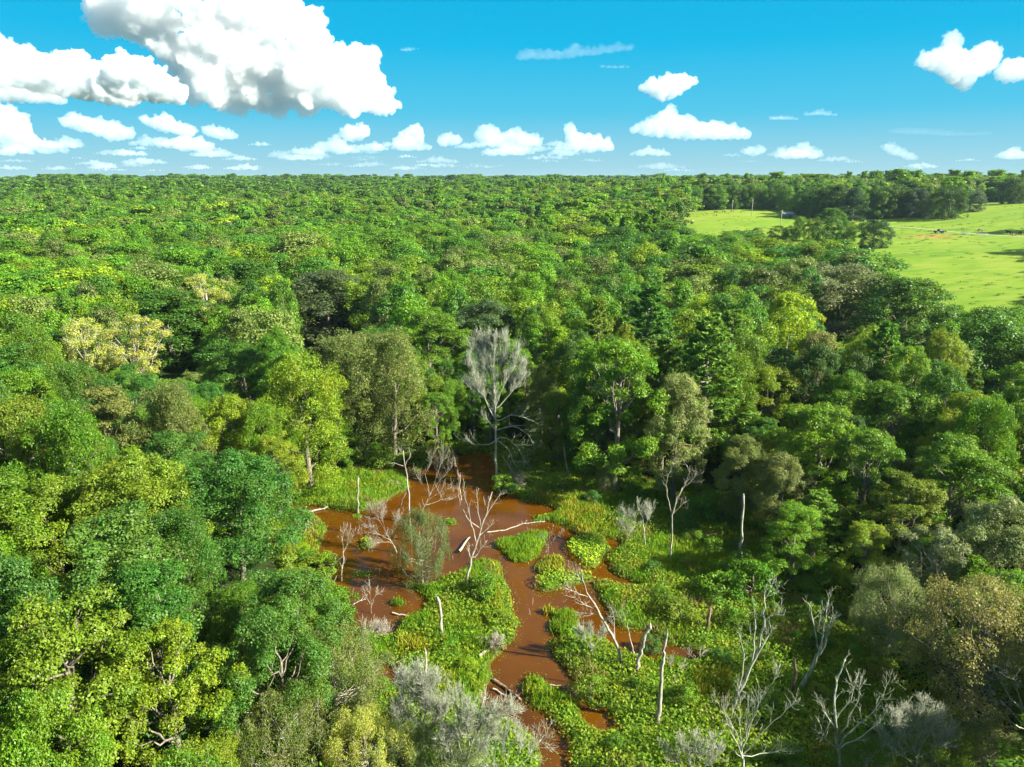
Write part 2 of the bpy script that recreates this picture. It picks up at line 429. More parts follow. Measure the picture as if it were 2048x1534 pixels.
pattr(gme, 'pasture', pmask); pattr(gme, 'marsh', cmask); pattr(gme, 'wet', np.clip(bwm * 1.6, 0, 1)); pattr(gme, 'red_soil', np.clip(red, 0, 1))
gme.polygons.foreach_set('use_smooth', np.ones(len(gme.polygons), bool))
ground = link_mesh('ground', gme); ground['kind'] = 'structure'

# muddy water
def water_mat():
    m, nt, out = new_mat('muddy_water'); L = nt.links.new
    bs = N_(nt, 'ShaderNodeBsdfPrincipled'); bs.inputs['Roughness'].default_value = .07; bs.inputs['Specular IOR Level'].default_value = .26
    tc = N_(nt, 'ShaderNodeTexCoord'); no = N_(nt, 'ShaderNodeTexNoise'); no.inputs['Scale'].default_value = .12; no.inputs['Detail'].default_value = 6; no.inputs['Distortion'].default_value = 1.2
    L(tc.outputs['Object'], no.inputs['Vector'])
    rp = N_(nt, 'ShaderNodeValToRGB'); rp.color_ramp.elements[0].position = .3; rp.color_ramp.elements[1].position = .75
    rp.color_ramp.elements[0].color = (.052, .017, .0006, 1); rp.color_ramp.elements[1].color = (.094, .034, .0011, 1)
    n2 = N_(nt, 'ShaderNodeTexNoise'); n2.inputs['Scale'].default_value = 5; n2.inputs['Detail'].default_value = 3
    L(tc.outputs['Object'], n2.inputs['Vector'])
    bp = N_(nt, 'ShaderNodeBump'); bp.inputs['Strength'].default_value = .10; bp.inputs['Distance'].default_value = .02
    L(n2.outputs[0], bp.inputs['Height']); L(bp.outputs[0], bs.inputs['Normal'])
    L(no.outputs[0], rp.inputs[0]); L(rp.outputs[0], bs.inputs['Base Color']); L(bs.outputs[0], out.inputs[0])
    return m
wm = MB(); wm.quads(np.array([[FX0 + 1, FY0 + 1, 0.], [FX1 - 1, FY0 + 1, 0], [FX1 - 1, FY1 - 1, 0], [FX0 + 1, FY1 - 1, 0]]), np.array([[0, 1, 2, 3]]))
water = link_mesh('pond_water', wm.mesh('pond_water', water_mat())); water['kind'] = 'structure'
# ---------------------------------------------------------------- tree makers
def env(shape, t):
    if shape == 'dome': return np.where(t < .35, .72 + .28 * t / .35, np.sqrt(np.clip(1 - ((t - .35) / .66) ** 2, 0, 1)))
    if shape == 'oval': return np.sqrt(np.clip(1 - ((t - .42) / .60) ** 2, .02, 1))
    if shape == 'cone': return np.clip(1.02 - t, .03, 1) ** .8 * np.minimum(1, .5 + 2.5 * t)
    if shape == 'column': return np.clip(np.sqrt(np.clip(1 - t ** 2.2, .01, 1)), .1, 1) * np.minimum(1, .6 + 2 * t)
    if shape == 'vase': return np.clip(.35 + .9 * t, 0, 1) * np.sqrt(np.clip(1 - ((t - .6) / .42) ** 2, 0, 1) * (t > .6) + (t <= .6))
    return np.ones_like(t)
def limb_path(p0, p1, rs, n=6, sag=.12):
    p0 = np.asarray(p0, float); p1 = np.asarray(p1, float)
    t = np.linspace(0, 1, n)[:, None]
    L = np.linalg.norm(p1 - p0)
    P = p0 + (p1 - p0) * t
    P[:, 2] -= (np.sin(t[:, 0] * math.pi) * L * sag)
    P[1:-1] += rs.normal(size=(n - 2, 3)) * L * .035
    return P
def broadleaf(name, seed, H=16, R=5, bare=.35, shape='dome', nc=70, nl=26000, ls=.22, lobes=.22, cr=(.15, .27), bark=None, leaf=None, asp=.62,
              twigs=0, flat=.8, up=.6, limbs=12, twr=.02, join=False, dens=1.0, seg=7):
    rs = np.random.RandomState(seed)
    z0 = H * bare; CH = H - z0
    ph = rs.uniform(0, 6.28, 5); am = rs.uniform(.4, 1, 5) * lobes
    def edge_r(th, t):
        return R * env(shape, t) * (1 + am[0] * np.sin(2 * th + ph[0]) * .6 + am[1] * np.sin(3 * th + ph[1] + 3 * t) + am[2] * np.sin(5 * th + ph[2] - 4 * t) * .6 + am[3] * np.sin(6 * t + ph[3]) * .6)
    t = rs.uniform(0, 1, nc) ** .85; th = rs.uniform(0, 6.283, nc)
    rr = edge_r(th, t) * np.where(rs.rand(nc) < .78, rs.uniform(.72, 1.0, nc), rs.uniform(.2, .7, nc))
    C = np.stack([rr * np.cos(th), rr * np.sin(th), z0 + CH * t * .96], 1)
    CR = R * rs.uniform(cr[0], cr[1], nc)
    C[0] = (0, 0, H - CR[0])
    C[:, 2] = np.minimum(C[:, 2], H - CR * .5)
    wgt = CR ** 2; n_i = np.maximum(20, (nl * wgt / wgt.sum())).astype(int)
    idx = np.repeat(np.arange(nc), n_i); n = len(idx)
    D = rs.normal(size=(n, 3)); D /= np.linalg.norm(D, axis=1)[:, None]
    outw = C[idx] - np.array([0, 0, z0 + CH * .3]); outw /= np.linalg.norm(outw, axis=1)[:, None]
    flip = (D * (outw * .8 + np.array([0, 0, .5]))).sum(1) < -.15
    D[flip & (rs.rand(n) < .75)] *= -1
    # ragged clump: radius modulated by direction
    mod = 1 + .28 * np.sin(D[:, 0] * 5 + idx * 1.7) * np.sin(D[:, 1] * 5 + idx * 2.3) + .2 * np.sin(D[:, 2] * 7 + idx)
    rad = CR[idx] * mod * rs.uniform(.45, 1.08, n) ** .5
    P = C[idx] + D * rad[:, None] * np.array([1, 1, flat])
    Nn = D * .7 + np.array([0, 0, up]) + rs.normal(size=(n, 3)) * .55
    ctint = rs.uniform(-.16, .16, nc)
    tint = np.clip(.5 + ctint[idx] + rs.normal(size=n) * .2, 0, 1)
    cm = MB(); s = ls * rs.uniform(.7, 1.35, n)
    cm.leaves(P, Nn, s, s * asp, rs, tint)
    tm = MB()
    lean = rs.normal(size=2) * H * .02
    tr_top = z0 + CH * .62
    tp = np.array([[lean[0] * k + rs.normal() * .05 * (k > 0), lean[1] * k + rs.normal() * .05 * (k > 0), k * tr_top - .3 * (k == 0)] for k in np.linspace(0, 1, 7)])
    r0 = H * .017 + .06
    tm.tube(tp, np.linspace(r0 * 1.15, r0 * .38, 7) + np.array([r0 * .35, 0, 0, 0, 0, 0, 0]), seg)
    pick = rs.choice(nc, min(limbs, nc), replace=False)
    for i in pick:
        k = np.clip((C[i, 2] - CR[i]) / tr_top * rs.uniform(.5, .85), bare * .8, .98)
        st = np.array([np.interp(k, np.linspace(0, 1, 7), tp[:, 0]), np.interp(k, np.linspace(0, 1, 7), tp[:, 1]), k * tr_top])
        tm.tube(limb_path(st, C[i] * [1, 1, 1], rs, 6, .08), np.linspace(r0 * .34, r0 * .07, 6), 5)
    for i in range(twigs):
        j = rs.randint(nc); d = rs.normal(size=3) * .6 + outw[np.searchsorted(idx, j)] + np.array([0, 0, .6]); d /= np.linalg.norm(d)
        a = C[j] - d * CR[j] * .9
        b = C[j] + d * CR[j] * rs.uniform(.8, 1.4)
        tm.tube(limb_path(a, b, rs, 4, -.05), [twr * 1.4, twr, twr, twr * .5], 3)
        if twr > 0:
            for q in range(2):
                d2 = d + rs.normal(size=3) * .5; m_ = a + (b - a) * rs.uniform(.3, .8)
                tm.tube(np.array([m_, m_ + d2 * CR[j] * .3, m_ + d2 * CR[j] * .6 + np.array([0, 0, .1])]), [twr * .8, twr * .7, twr * .4], 3)
    bark = bark or M_BARK; leaf = leaf or M_LEAF
    if join:
        nq, nt_ = sum(len(q) for q in tm.Q), 0
        for V_ in [cm]:
            off = tm.n
            tm.V += cm.V; tm.Q += [q + off for q in cm.Q]; tm.tq += cm.tq
        tot_q = sum(len(q) for q in tm.Q); tot_t = sum(len(q) for q in tm.T)
        mi = np.zeros(tot_q + tot_t, int); mi[nq:tot_q] = 1
        return tm.mesh(name, [bark, leaf], mi)
    return tm.mesh(name + '_trunk', bark), cm.mesh(name + '_crown', leaf)
NEEDLE = [M_NEEDLE]
def pine(name, seed, H=22, R=4.2, bare=.4, nb=46, tufts=9, needles=26, nl=.34, nw=.05, join=False):
    rs = np.random.RandomState(seed)
    tm = MB(); cm = MB()
    r0 = H * .014 + .06
    tm.tube(np.array([[0, 0, -.3], [.05, 0, H * .3], [-.05, .05, H * .6], [0, 0, H * .97]]), [r0 * 1.3, r0, r0 * .7, r0 * .12], 7)
    Ps, Ns, Ts, tn = [], [], [], []
    for i in range(nb):
        k = (i / nb) ** .9; z = H * (bare + (1 - bare) * k * .97)
        L = R * (1.0 - k ** 1.7 * .80) * rs.uniform(.65, 1.12)
        a = i * 2.4 + rs.uniform(-.4, .4)
        rise = rs.uniform(.05, .35) + k * .5
        d = np.array([math.cos(a), math.sin(a), rise])
        st = np.array([0, 0, z]); en = st + d * L
        tm.tube(limb_path(st, en, rs, 5, .06), np.linspace(r0 * .3, .02, 5), 4)
        for j in range(tufts):
            f = rs.uniform(.4, 1.05)
            sd = np.array([-d[1], d[0], 0]) * rs.normal() * L * .28 * f
            c = st + d * L * f + sd + np.array([0, 0, rs.uniform(0, .35)])
            nd = rs.normal(size=(needles, 3)) * .75 + np.array([d[0] * .3, d[1] * .3, .8])
            nd /= np.linalg.norm(nd, axis=1)[:, None]
            Ps.append(c + nd * nl * rs.uniform(.3, 1.3, (needles, 1))); Ts.append(nd); tn.append(np.clip(rs.normal(.5, .15) + rs.normal(size=needles) * .12, 0, 1))
    P = np.concatenate(Ps); T = np.concatenate(Ts); tn = np.concatenate(tn)
    cm.leaves(P, np.array([0, 0, 1.]) + rs.normal(size=P.shape) * .7, nl * 1.5, nw * 2.2, rs, tn, T=T)
    if join:
        nq = sum(len(q) for q in tm.Q); off = tm.n
        tm.V += cm.V; tm.Q += [q + off for q in cm.Q]; tm.tq += cm.tq
        tot_q = sum(len(q) for q in tm.Q); tot_t = sum(len(q) for q in tm.T)
        mi = np.zeros(tot_q + tot_t, int); mi[nq:tot_q] = 1
        return tm.mesh(name, [M_BARK, NEEDLE[0]], mi)
    return tm.mesh(name + '_trunk', M_BARK), cm.mesh(name + '_crown', M_NEEDLE)

# kinds of near tree: (trunk mesh, crown mesh, height, radius)
KIND = {}
def kind(key, H, R, **kw):
    KIND.setdefault(key, []).append((*broadleaf(key, len(KIND) * 7 + len(KIND.get(key, [])) + 3, H, R, **kw), H, R))
for s_ in range(3):
    kind('round', 16, 5.2, bare=.16, nc=100, nl=58000, ls=.18, cr=(.14, .26), lobes=.2)
for s_ in range(2):
    kind('oval', 18, 4.4, bare=.14, shape='oval', nc=90, nl=48000, ls=.19, cr=(.15, .27), lobes=.25)
for s_ in range(2):
    kind('airy', 15, 5.0, bare=.12, shape='dome', nc=130, nl=48000, ls=.19, asp=.5, cr=(.11, .24), lobes=.3, twigs=60, flat=1.1, up=.1, twr=.02)
kind('column', 18, 2.6, bare=.2, shape='column', nc=70, nl=17000, ls=.24, cr=(.22, .36), lobes=.25)
for s_ in range(2):
    kind('open', 17, 5.2, bare=.26, shape='oval', nc=74, nl=34000, ls=.20, cr=(.13, .22), lobes=.35, limbs=26, twigs=14)
kind('sparse', 17, 5.0, bare=.38, shape='vase', nc=64, nl=17000, ls=.20, cr=(.13, .22), lobes=.3, limbs=34, twigs=160, bark=M_BARK_PALE, twr=.03)
kind('willow', 7, 5.0, bare=.05, shape='dome', nc=120, nl=38000, ls=.15, asp=.38, cr=(.10, .2), lobes=.25, twigs=160, bark=M_BARK_PALE, flat=1.2, up=.1, twr=.012, limbs=40)
kind('brown', 10, 5.4, bare=.22, shape='dome', nc=95, nl=32000, ls=.12, cr=(.1, .2), lobes=.3, limbs=60, twigs=120, twr=.012)
kind('cedar', 18, 6.0, bare=.0, shape='cone', nc=130, nl=30000, ls=.3, asp=.45, cr=(.12, .24), lobes=.15, limbs=8)
kind('field', 14, 6.2, bare=.0, nc=130, nl=32000, ls=.3, cr=(.14, .24), lobes=.22, limbs=8)
kind('field', 14, 6.0, bare=.0, shape='oval', nc=120, nl=30000, ls=.3, cr=(.15, .27), lobes=.25, limbs=8)
for s_ in range(2):
    kind('shrub', 2.6, 1.7, bare=.02, shape='dome', nc=34, nl=4200, ls=.15, cr=(.18, .34), lobes=.3, limbs=14)
for s_ in range(2):
    KIND.setdefault('pine', []).append((*pine('pine', 60 + s_, 22, 4.4, bare=.25, nb=60, tufts=11, needles=34, nw=.065), 22, 4.4))

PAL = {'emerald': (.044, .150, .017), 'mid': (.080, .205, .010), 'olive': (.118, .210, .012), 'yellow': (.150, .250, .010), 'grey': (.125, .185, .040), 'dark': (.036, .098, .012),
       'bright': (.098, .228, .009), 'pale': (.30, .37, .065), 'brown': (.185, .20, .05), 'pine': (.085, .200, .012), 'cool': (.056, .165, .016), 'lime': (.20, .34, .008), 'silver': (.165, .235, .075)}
NAMES = {'round': 'broadleaf_tree', 'oval': 'broadleaf_tree', 'airy': 'willow_tree', 'column': 'poplar_tree', 'open': 'maple_tree', 'sparse': 'pale_barked_tree', 'willow': 'willow_bush',
         'brown': 'browning_tree', 'shrub': 'shrub', 'field': 'broadleaf_tree', 'cedar': 'cedar_tree', 'pine': 'pine_tree'}
rng = np.random.RandomState(11)
TREES = []          # x, y, radius, height for spacing
LAND = [('the tall bleached dead tree', 990, 800), ('the lime green bank tree', 640, 850), ('the reed island', 1040, 1100), ('the leaning dead tree', 1200, 1230), ('the tall forked dead tree', 1350, 1020),
        ('the straight grey snag', 1485, 1060), ('the brown-leaved tree', 1900, 1300), ('the two pale trees', 210, 700), ('the sandy yellow tree', 410, 600), ('the largest pine', 1420, 720),
        ('the silvery bush', 1800, 1190), ('the emerald bank tree', 480, 1040), ('the large willow bush', 660, 1380), ('the bright lime dome', 455, 520), ('the pasture tree clump', 1680, 460), ('the glinting tree', 1690, 570),
        ('the bottom left corner', 20, 1500), ('the bottom right corner', 2030, 1500), ('the left skyline', 40, 400), ('the wide grey-olive tree', 650, 600), ('the slender pine', 1198, 650),
        ('the bare grey crown', 1716, 830), ('the thick pale limb', 110, 1290), ('the pasture rim', 1850, 560), ('the near pasture corner', 1340, 470), ('the fan of grey stems', 1500, 1430),
        ('the willow on the spit', 845, 1100), ('the left inlet', 600, 1020), ('the shed', 1575, 436), ('the slim forked trunks', 1640, 1290), ('the head of the pond', 940, 920)]
USED = {}
def where(u, v, base):
    n, lu, lv = min(LAND, key=lambda t: math.hypot(t[1] - u, (t[2] - v) * 1.3))
    du, dv = u - lu, v - lv; d = math.hypot(du, dv)
    side = ('right of' if du > 0 else 'left of') if abs(du) > 1.2 * abs(dv) else ('below' if dv > 0 else 'above')
    if abs(du) > .45 * abs(dv) and abs(dv) > .45 * abs(du): side = ('below and ' if dv > 0 else 'above and ') + ('right of' if du > 0 else 'left of')
    far_ = 'touching' if d < 28 else ('just ' + side if d < 75 else (side if d < 150 else 'well ' + side))
    return '%s %s %s' % (base, far_, n), 'plants around ' + n[4:]
def put(kd, x, y, h, r, colour, label=None, group=None, jitter=.1, cat=None, var=None, z=None):
    v = KIND[kd][(var if var is not None else rng.randint(100)) % len(KIND[kd])]
    z = gz(x, y) + (.2 if z is None else z)
    e = empty(NAMES[kd], (x, y, z - .1), rng.uniform(0, 6.28), (r / v[3], r / v[3] * rng.uniform(.92, 1.08), h / v[2]))
    t = link_mesh('stem' if kd in ('shrub', 'willow') else 'trunk', v[0], e)
    c = link_mesh('foliage' if kd in ('shrub', 'willow') else 'crown', v[1], e)
    col = np.array(PAL[colour] if isinstance(colour, str) else colour) * (1 + rng.uniform(-jitter, jitter, 3) * np.array([1.2, .8, 1])) * rng.uniform(1 - jitter, 1 + jitter)
    c.color = (*col, 1)
    tagg(e, label, cat or ('shrub' if kd in ('shrub', 'willow') else 'tree'), group)
    if kd not in ('shrub',): TREES.append((x, y, r, h))
    return e
def by_top(kd, u, v, h, half, colour, label=None, group=None, **kw):
    """tree of height h whose top is seen at (u, v); half = half width of the crown in the photo"""
    x, y, g = on_ground(u, v, h)
    _, _, dep = project(x, y, g + h * .6)
    return put(kd, x, y, h, half * dep / FPX, colour, label, group, **kw)
def by_base(kd, u, v, vtop, half, colour, label=None, group=None, **kw):
    x, y, g = on_ground(u, v)
    h = 1.0
    while project(x, y, g + h)[1] > vtop and h < 40: h += .1
    _, _, dep = project(x, y, g + h * .6)
    return put(kd, x, y, h, half * dep / FPX, colour, label, group, **kw)

HERO = [
 ('B', 'airy', 622, 978, 722, 92, 'yellow', 'lime green tree with a bare lower trunk on the left bank of the pond'),
 ('B', 'airy', 790, 925, 668, 72, 'grey', 'grey-green rounded tree behind the pond, left of the tall dead tree'),
 ('T', 'airy', 690, 672, 17, 92, 'grey', 'dusty grey-green tree with a thin top behind the lime green tree'),
 ('T', 'airy', 1085, 735, 13, 36, 'grey', 'small grey-green tree touching the right side of the tall dead tree'),
 ('B', 'open', 1228, 988, 680, 92, 'bright', 'tall open-crowned green tree with a straight grey trunk right of the pond'),
 ('T', 'pine', 1420, 635, 23, 88, (.095, .22, .02), 'largest pine, with tufted branches, in the wall of trees right of the pond'),
 ('T', 'pine', 1198, 600, 21, 46, (.13, .22, .02), 'slender yellow-green pine behind the pond'),
 ('T', 'pine', 1300, 572, 22, 66, (.065, .21, .018), 'dense bright-needled pine between the slender pine and the largest pine'),
 ('T', 'column', 1120, 652, 17, 30, 'lime', 'narrow yellow-green tree just right of the tall dead tree'),
 ('T', 'open', 1550, 735, 15, 62, 'yellow', 'yellow-green tree with a pointed top at the left end of the right-hand woods'),
 ('T', 'oval', 1640, 810, 15, 85, 'bright', 'broad fresh green tree leaning over the dark hollow right of the pond'),
 ('T', 'open', 1795, 770, 15, 80, 'mid', 'green tree with light clumps above two bare trunks in the right-hand woods'),
 ('T', 'open', 1745, 860, 14, 70, 'mid', 'mid green tree in front of a small bare grey crown on the right'),
 ('T', 'oval', 1600, 1010, 9, 62, 'bright', 'bright low tree at the foot of the right-hand woods beside the marsh'),
 ('T', 'oval', 1930, 880, 14, 90, 'mid', 'deep green spreading tree at the right edge of the woods'),
 ('T', 'round', 2020, 1000, 13, 80, 'silver', 'silvery blue-green tree cut by the right edge'),
 ('B', 'brown', 1930, 1480, 1180, 150, 'brown', 'brown-leaved tree with a forked trunk at the lower right'),
 ('T', 'willow', 1800, 1150, 8, 72, 'silver', 'pale silvery green bush behind the brown-leaved tree'),
 ('T', 'column', 1955, 1112, 9, 42, 'bright', 'fresh green pointed young tree behind the brown-leaved tree'),
 ('T', 'sparse', 1880, 1060, 10, 70, 'silver', 'thin-leaved grey tree above the pale silvery bush'),
 ('T', 'open', 1740, 1050, 8, 55, 'yellow', 'small olive tree between the marsh and the right-hand woods'),
 ('T', 'round', 455, 900, 16, 118, 'emerald', 'emerald green tree on the left bank overlooking the pond'),
 ('T', 'round', 580, 1150, 12, 92, 'cool', 'dense emerald tree hanging over the left shore of the pond'),
 ('T', 'round', 540, 1230, 12, 95, 'cool', 'low emerald tree beside the lower left corner of the pond'),
 ('T', 'willow', 660, 1275, 7, 105, 'grey', 'large dusty green willow bush left of the bleached dead bushes at the bottom'),
 ('T', 'willow', 560, 1400, 7, 90, 'grey', 'grey-green willow bush at the bottom, left of the larger willow bush'),
 ('T', 'willow', 730, 1440, 5.5, 75, 'pale', 'light green willow bush at the bottom edge beneath the larger willow bush'),
 ('T', 'sparse', 160, 640, 17, 58, 'pale', 'pale yellow-green tree with visible white limbs, left one of a pair'),
 ('T', 'sparse', 262, 636, 17, 60, 'pale', 'pale yellow-green tree with visible white limbs, right one of a pair'),
 ('T', 'sparse', 405, 552, 18, 56, 'pale', 'sandy yellow tree with a pale trunk standing behind the pair of pale trees'),
 ('T', 'round', 485, 690, 15, 78, 'cool', 'cool dark green dome-shaped tree left of the lime green tree'),
 ('T', 'round', 450, 795, 14, 70, 'yellow', 'yellow-green domed tree below the cool dark green one'),
 ('T', 'open', 545, 870, 11, 55, 'yellow', 'small yellow-green tree at the left rim of the pond clearing'),
 ('T', 'field', 455, 498, 18, 42, 'lime', 'bright lime round tree in the middle of the left woods'),
 ('T', 'field', 650, 545, 17, 105, (.07, .11, .035), 'very wide grey-olive tree behind the lime green tree'),
 ('T', 'field', 330, 585, 16, 110, (.045, .13, .012), 'wide flat-topped deep green tree between the pale trees'),
 ('T', 'open', 860, 620, 17, 70, 'mid', 'green tree with a dark gap below it, straight above the pond'),
 ('T', 'round', 970, 600, 17, 70, (.06, .12, .035), 'soft green round tree directly behind the tall dead tree'),
 ('T', 'round', 100, 960, 15, 110, 'olive', 'broad olive green tree at the left edge halfway down'),
 ('T', 'open', 110, 1200, 16, 150, 'olive', 'olive tree with a thick pale limb showing at the lower left edge'),
 ('T', 'open', 320, 1260, 13, 110, 'yellow', 'yellow-green tree low in the left corner in front of a dark gap'),
 ('T', 'round', 70, 1390, 15, 110, 'bright', 'bright green tree in the bottom left corner'),
 ('B', 'willow', 845, 1165, 1030, 52, (.11, .17, .045), 'lone leafy willow bush growing on the spit in the middle of the pond'),
 ('B', 'willow', 1210, 990, 930, 20, 'grey', 'small bushy sapling at the far right rim of the marsh'),
 ('T', 'field', 2000, 620, 17, 95, 'cool', 'dark bluish green tree at the right edge below the pasture'),
 ('T', 'field', 1690, 530, 18, 95, (.13, .18, .07), 'tree with glinting pale leaves below the near corner of the pasture'),
 ('T', 'field', 1830, 560, 17, 85, 'cool', 'deep green tree whose top cuts into the pasture from below'),
 ('T', 'field', 1580, 590, 18, 70, 'lime', 'yellow-green domed tree left of the tree with glinting leaves'),
 # pasture edge and its hedges
 ('B', 'field', 1655, 496, 418, 36, 'cool', 'tallest tree of the clump in front of the pasture'),
 ('B', 'field', 1690, 492, 444, 24, 'mid', 'bushy tree leaning on the right side of the tallest pasture tree'),
 ('B', 'field', 1745, 496, 440, 31, (.03, .10, .02), 'dark round bushy tree beside the bare red earth'),
 ('B', 'field', 1599, 474, 434, 15, 'mid', 'small round tree standing alone before the pasture'),
 ('B', 'field', 1625, 482, 438, 18, 'olive', 'small thin-crowned tree between the lone one and the tallest pasture tree'),
 ('B', 'field', 1555, 480, 452, 20, 'mid', 'low dark bushy tree at the lower rim of the pasture under the utility pole'),
 ('B', 'field', 1582, 482, 452, 14, 'bright', 'light green bushy tree right of the utility pole base'),
 ('B', 'field', 1512, 480, 456, 14, 'mid', 'bush-like tree at the lower rim of the pasture, leftmost of the hedge'),
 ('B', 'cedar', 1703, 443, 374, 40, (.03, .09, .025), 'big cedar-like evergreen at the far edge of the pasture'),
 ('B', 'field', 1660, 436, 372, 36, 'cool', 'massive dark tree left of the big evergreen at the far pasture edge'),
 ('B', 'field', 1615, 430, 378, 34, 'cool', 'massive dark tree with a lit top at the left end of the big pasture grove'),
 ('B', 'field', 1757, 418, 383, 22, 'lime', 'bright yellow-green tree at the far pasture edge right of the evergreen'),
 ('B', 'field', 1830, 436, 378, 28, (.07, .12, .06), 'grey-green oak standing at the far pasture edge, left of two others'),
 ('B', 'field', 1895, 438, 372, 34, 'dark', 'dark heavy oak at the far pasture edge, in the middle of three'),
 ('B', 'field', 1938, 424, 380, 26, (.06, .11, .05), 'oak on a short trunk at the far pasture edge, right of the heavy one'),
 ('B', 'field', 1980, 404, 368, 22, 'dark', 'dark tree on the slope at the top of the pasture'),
 ('B', 'field', 2025, 408, 360, 26, 'dark', 'tree with a bare trunk on the slope near the right edge'),
 ('B', 'field', 1340, 458, 388, 22, 'mid', 'tall tree with trunks showing at the left corner of the pasture'),
 ('B', 'field', 1305, 462, 398, 32, 'mid', 'wide tree left of the tall one at the pasture corner'),
 ('B', 'field', 1428, 420, 370, 24, 'cool', 'round dark tree at the back of the far strip of pasture'),
 ('B', 'field', 1470, 419, 368, 20, 'cool', 'tall vine-draped tree behind the far utility poles, left'),
 ('B', 'field', 1510, 419, 366, 22, 'mid', 'tall vine-draped tree behind the far utility poles, right'),
 ('B', 'field', 1550, 420, 370, 24, 'cool', 'dark tree where the far strip of pasture ends'),
]
import itertools
SHOWN = []
for h_ in HERO:
    half_ = h_[5]; n0 = len(TREES)
    if h_[0] == 'B': by_base(h_[1], h_[2], h_[3], h_[4], h_[5], h_[6], h_[7], jitter=.04)
    else: by_top(h_[1], h_[2], h_[3], h_[4], h_[5], h_[6], h_[7], jitter=.04)
    if len(TREES) > n0 and half_ >= 28 and TREES[-1][1] < 230:     # keep what stands in front of a known tree low enough to see it
        vt_ = h_[4] if h_[0] == 'B' else h_[3]
        SHOWN.append((h_[2], vt_ + half_ * .85, half_ * .72, TREES[-1][1]))

# treeline behind the pasture, tree by tree
line = [(1388, 424), (1408, 421), (1450, 419), (1490, 419), (1530, 419), (1575, 424), (1640, 437), (1680, 441), (1725, 440), (1770, 440), (1800, 438), (1860, 436), (1915, 420), (1955, 408), (2005, 400), (2060, 394), (2100, 390)]
for i, (u, v) in enumerate(line):
    x, y, g = on_ground(u, v)
    h = 4.0
    while project(x, y + 6, g + h)[1] > 366 + rng.uniform(0, 8) and h < 22: h += .2
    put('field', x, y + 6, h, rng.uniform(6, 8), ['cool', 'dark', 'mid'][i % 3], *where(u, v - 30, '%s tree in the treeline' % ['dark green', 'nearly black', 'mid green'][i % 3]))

# ---------------------------------------------------------------- the woods
PAL_L = ['yellow', 'bright', 'olive', 'mid', 'emerald', 'bright', 'mid', 'cool', 'mid', 'emerald', 'grey']
PAL_R = ['mid', 'cool', 'cool', 'olive', 'bright', 'grey', 'mid', 'emerald', 'dark', 'yellow', 'silver']
CW = {'yellow': 'yellow-green', 'olive': 'olive green', 'bright': 'fresh green', 'mid': 'mid green', 'emerald': 'emerald green', 'grey': 'grey-green', 'cool': 'cool dark green', 'lime': 'bright lime', 'pale': 'pale straw-green', 'dark': 'very dark green', 'silver': 'silvery green'}
SW = {'round': 'round-crowned', 'oval': 'tall-crowned', 'airy': 'feathery', 'open': 'open-crowned', 'column': 'narrow', 'pine': 'pointed', 'sparse': 'thin-leaved'}
def blocked(x, y, h, r):
    g = gz(x, y)
    pts = [(0, h), (0, h * .75), (-r * .8, h * .65), (r * .8, h * .65), (-r * .5, h * .9), (r * .5, h * .9), (0, h * .4), (0, 0)]
    for dx, dz in pts:
        u, v, d = project(x + dx, y, g + dz)
        if d < 1: continue
        a, b = np.array([u]), np.array([v])
        if y < 135 and pip(a, b, CLEARING)[0] : return True
        if pip(a, b, PAST_SHOW)[0]: return True
    if pip(np.array([x]), np.array([y]), PW)[0]: return True
    for dx, dz in ((0, h), (-r * .6, h * .8), (r * .6, h * .8), (0, h * .6)):
        u, v, d = project(x + dx, y, g + dz)
        for (su, sv, sr, sy) in SHOWN:
            if y < sy - 1.5 and (u - su) ** 2 + (v - sv) ** 2 < sr * sr: return True
    return False
grid = {}
def gkey(x, y): return (int(x // 12), int(y // 12))
for t in TREES: grid.setdefault(gkey(t[0], t[1]), []).append(t)
def crowded(x, y, r, f):
    k = gkey(x, y)
    for a in (-1, 0, 1):
        for b in (-1, 0, 1):
            for t in grid.get((k[0] + a, k[1] + b), ()):
                if (t[0] - x) ** 2 + (t[1] - y) ** 2 < (f * (t[2] + r)) ** 2: return True
    return False
cand = []
tries = 0
while len(cand) < 620 and tries < 30000:
    tries += 1
    d = 14 + 186 * math.sqrt(rng.rand()); az = rng.uniform(-.82, .82)
    x, y = d * math.sin(az), d * math.cos(az)
    if y < 12: continue
    r = rng.uniform(3.3, 5.6); h = rng.uniform(12.5, 19)
    if d < 45: h = rng.uniform(11, 15)
    if x > 25 and y < 75: h *= .8
    if crowded(x, y, r, .62): continue
    if blocked(x, y, h, r):
        h *= .62; r *= .7
        if blocked(x, y, h, r): continue
        if crowded(x, y, r, .62): continue
    t = (x, y, r, h); grid.setdefault(gkey(x, y), []).append(t); cand.append(t)
cand.sort(key=lambda t: math.hypot(t[0], t[1]))
N_NEAR = 236
def choose(x, y):
    u, v, d = project(x, y, gz(x, y) + 12)
    pal = PAL_L if u < 1050 else PAL_R
    nz = vnoise(np.array([x]), np.array([y]), 22, 9)[0] * .5 + .5
    k = int(np.clip(nz * len(pal) * .6 + rng.uniform(0, len(pal) * .5), 0, len(pal) - 1))
    colour = pal[(k * 7 + 3) % len(pal)] if rng.rand() < .25 else pal[k]
    ch = ['round', 'round', 'oval', 'open', 'round', 'airy', 'oval', 'round', 'airy', 'column']
    kd = ch[rng.randint(len(ch))]
    if colour in ('pale',): kd = 'sparse' if rng.rand() < .5 else 'round'
    if u > 1050 and rng.rand() < .12: kd, colour = 'pine', 'pine'
    return kd, colour, u, v
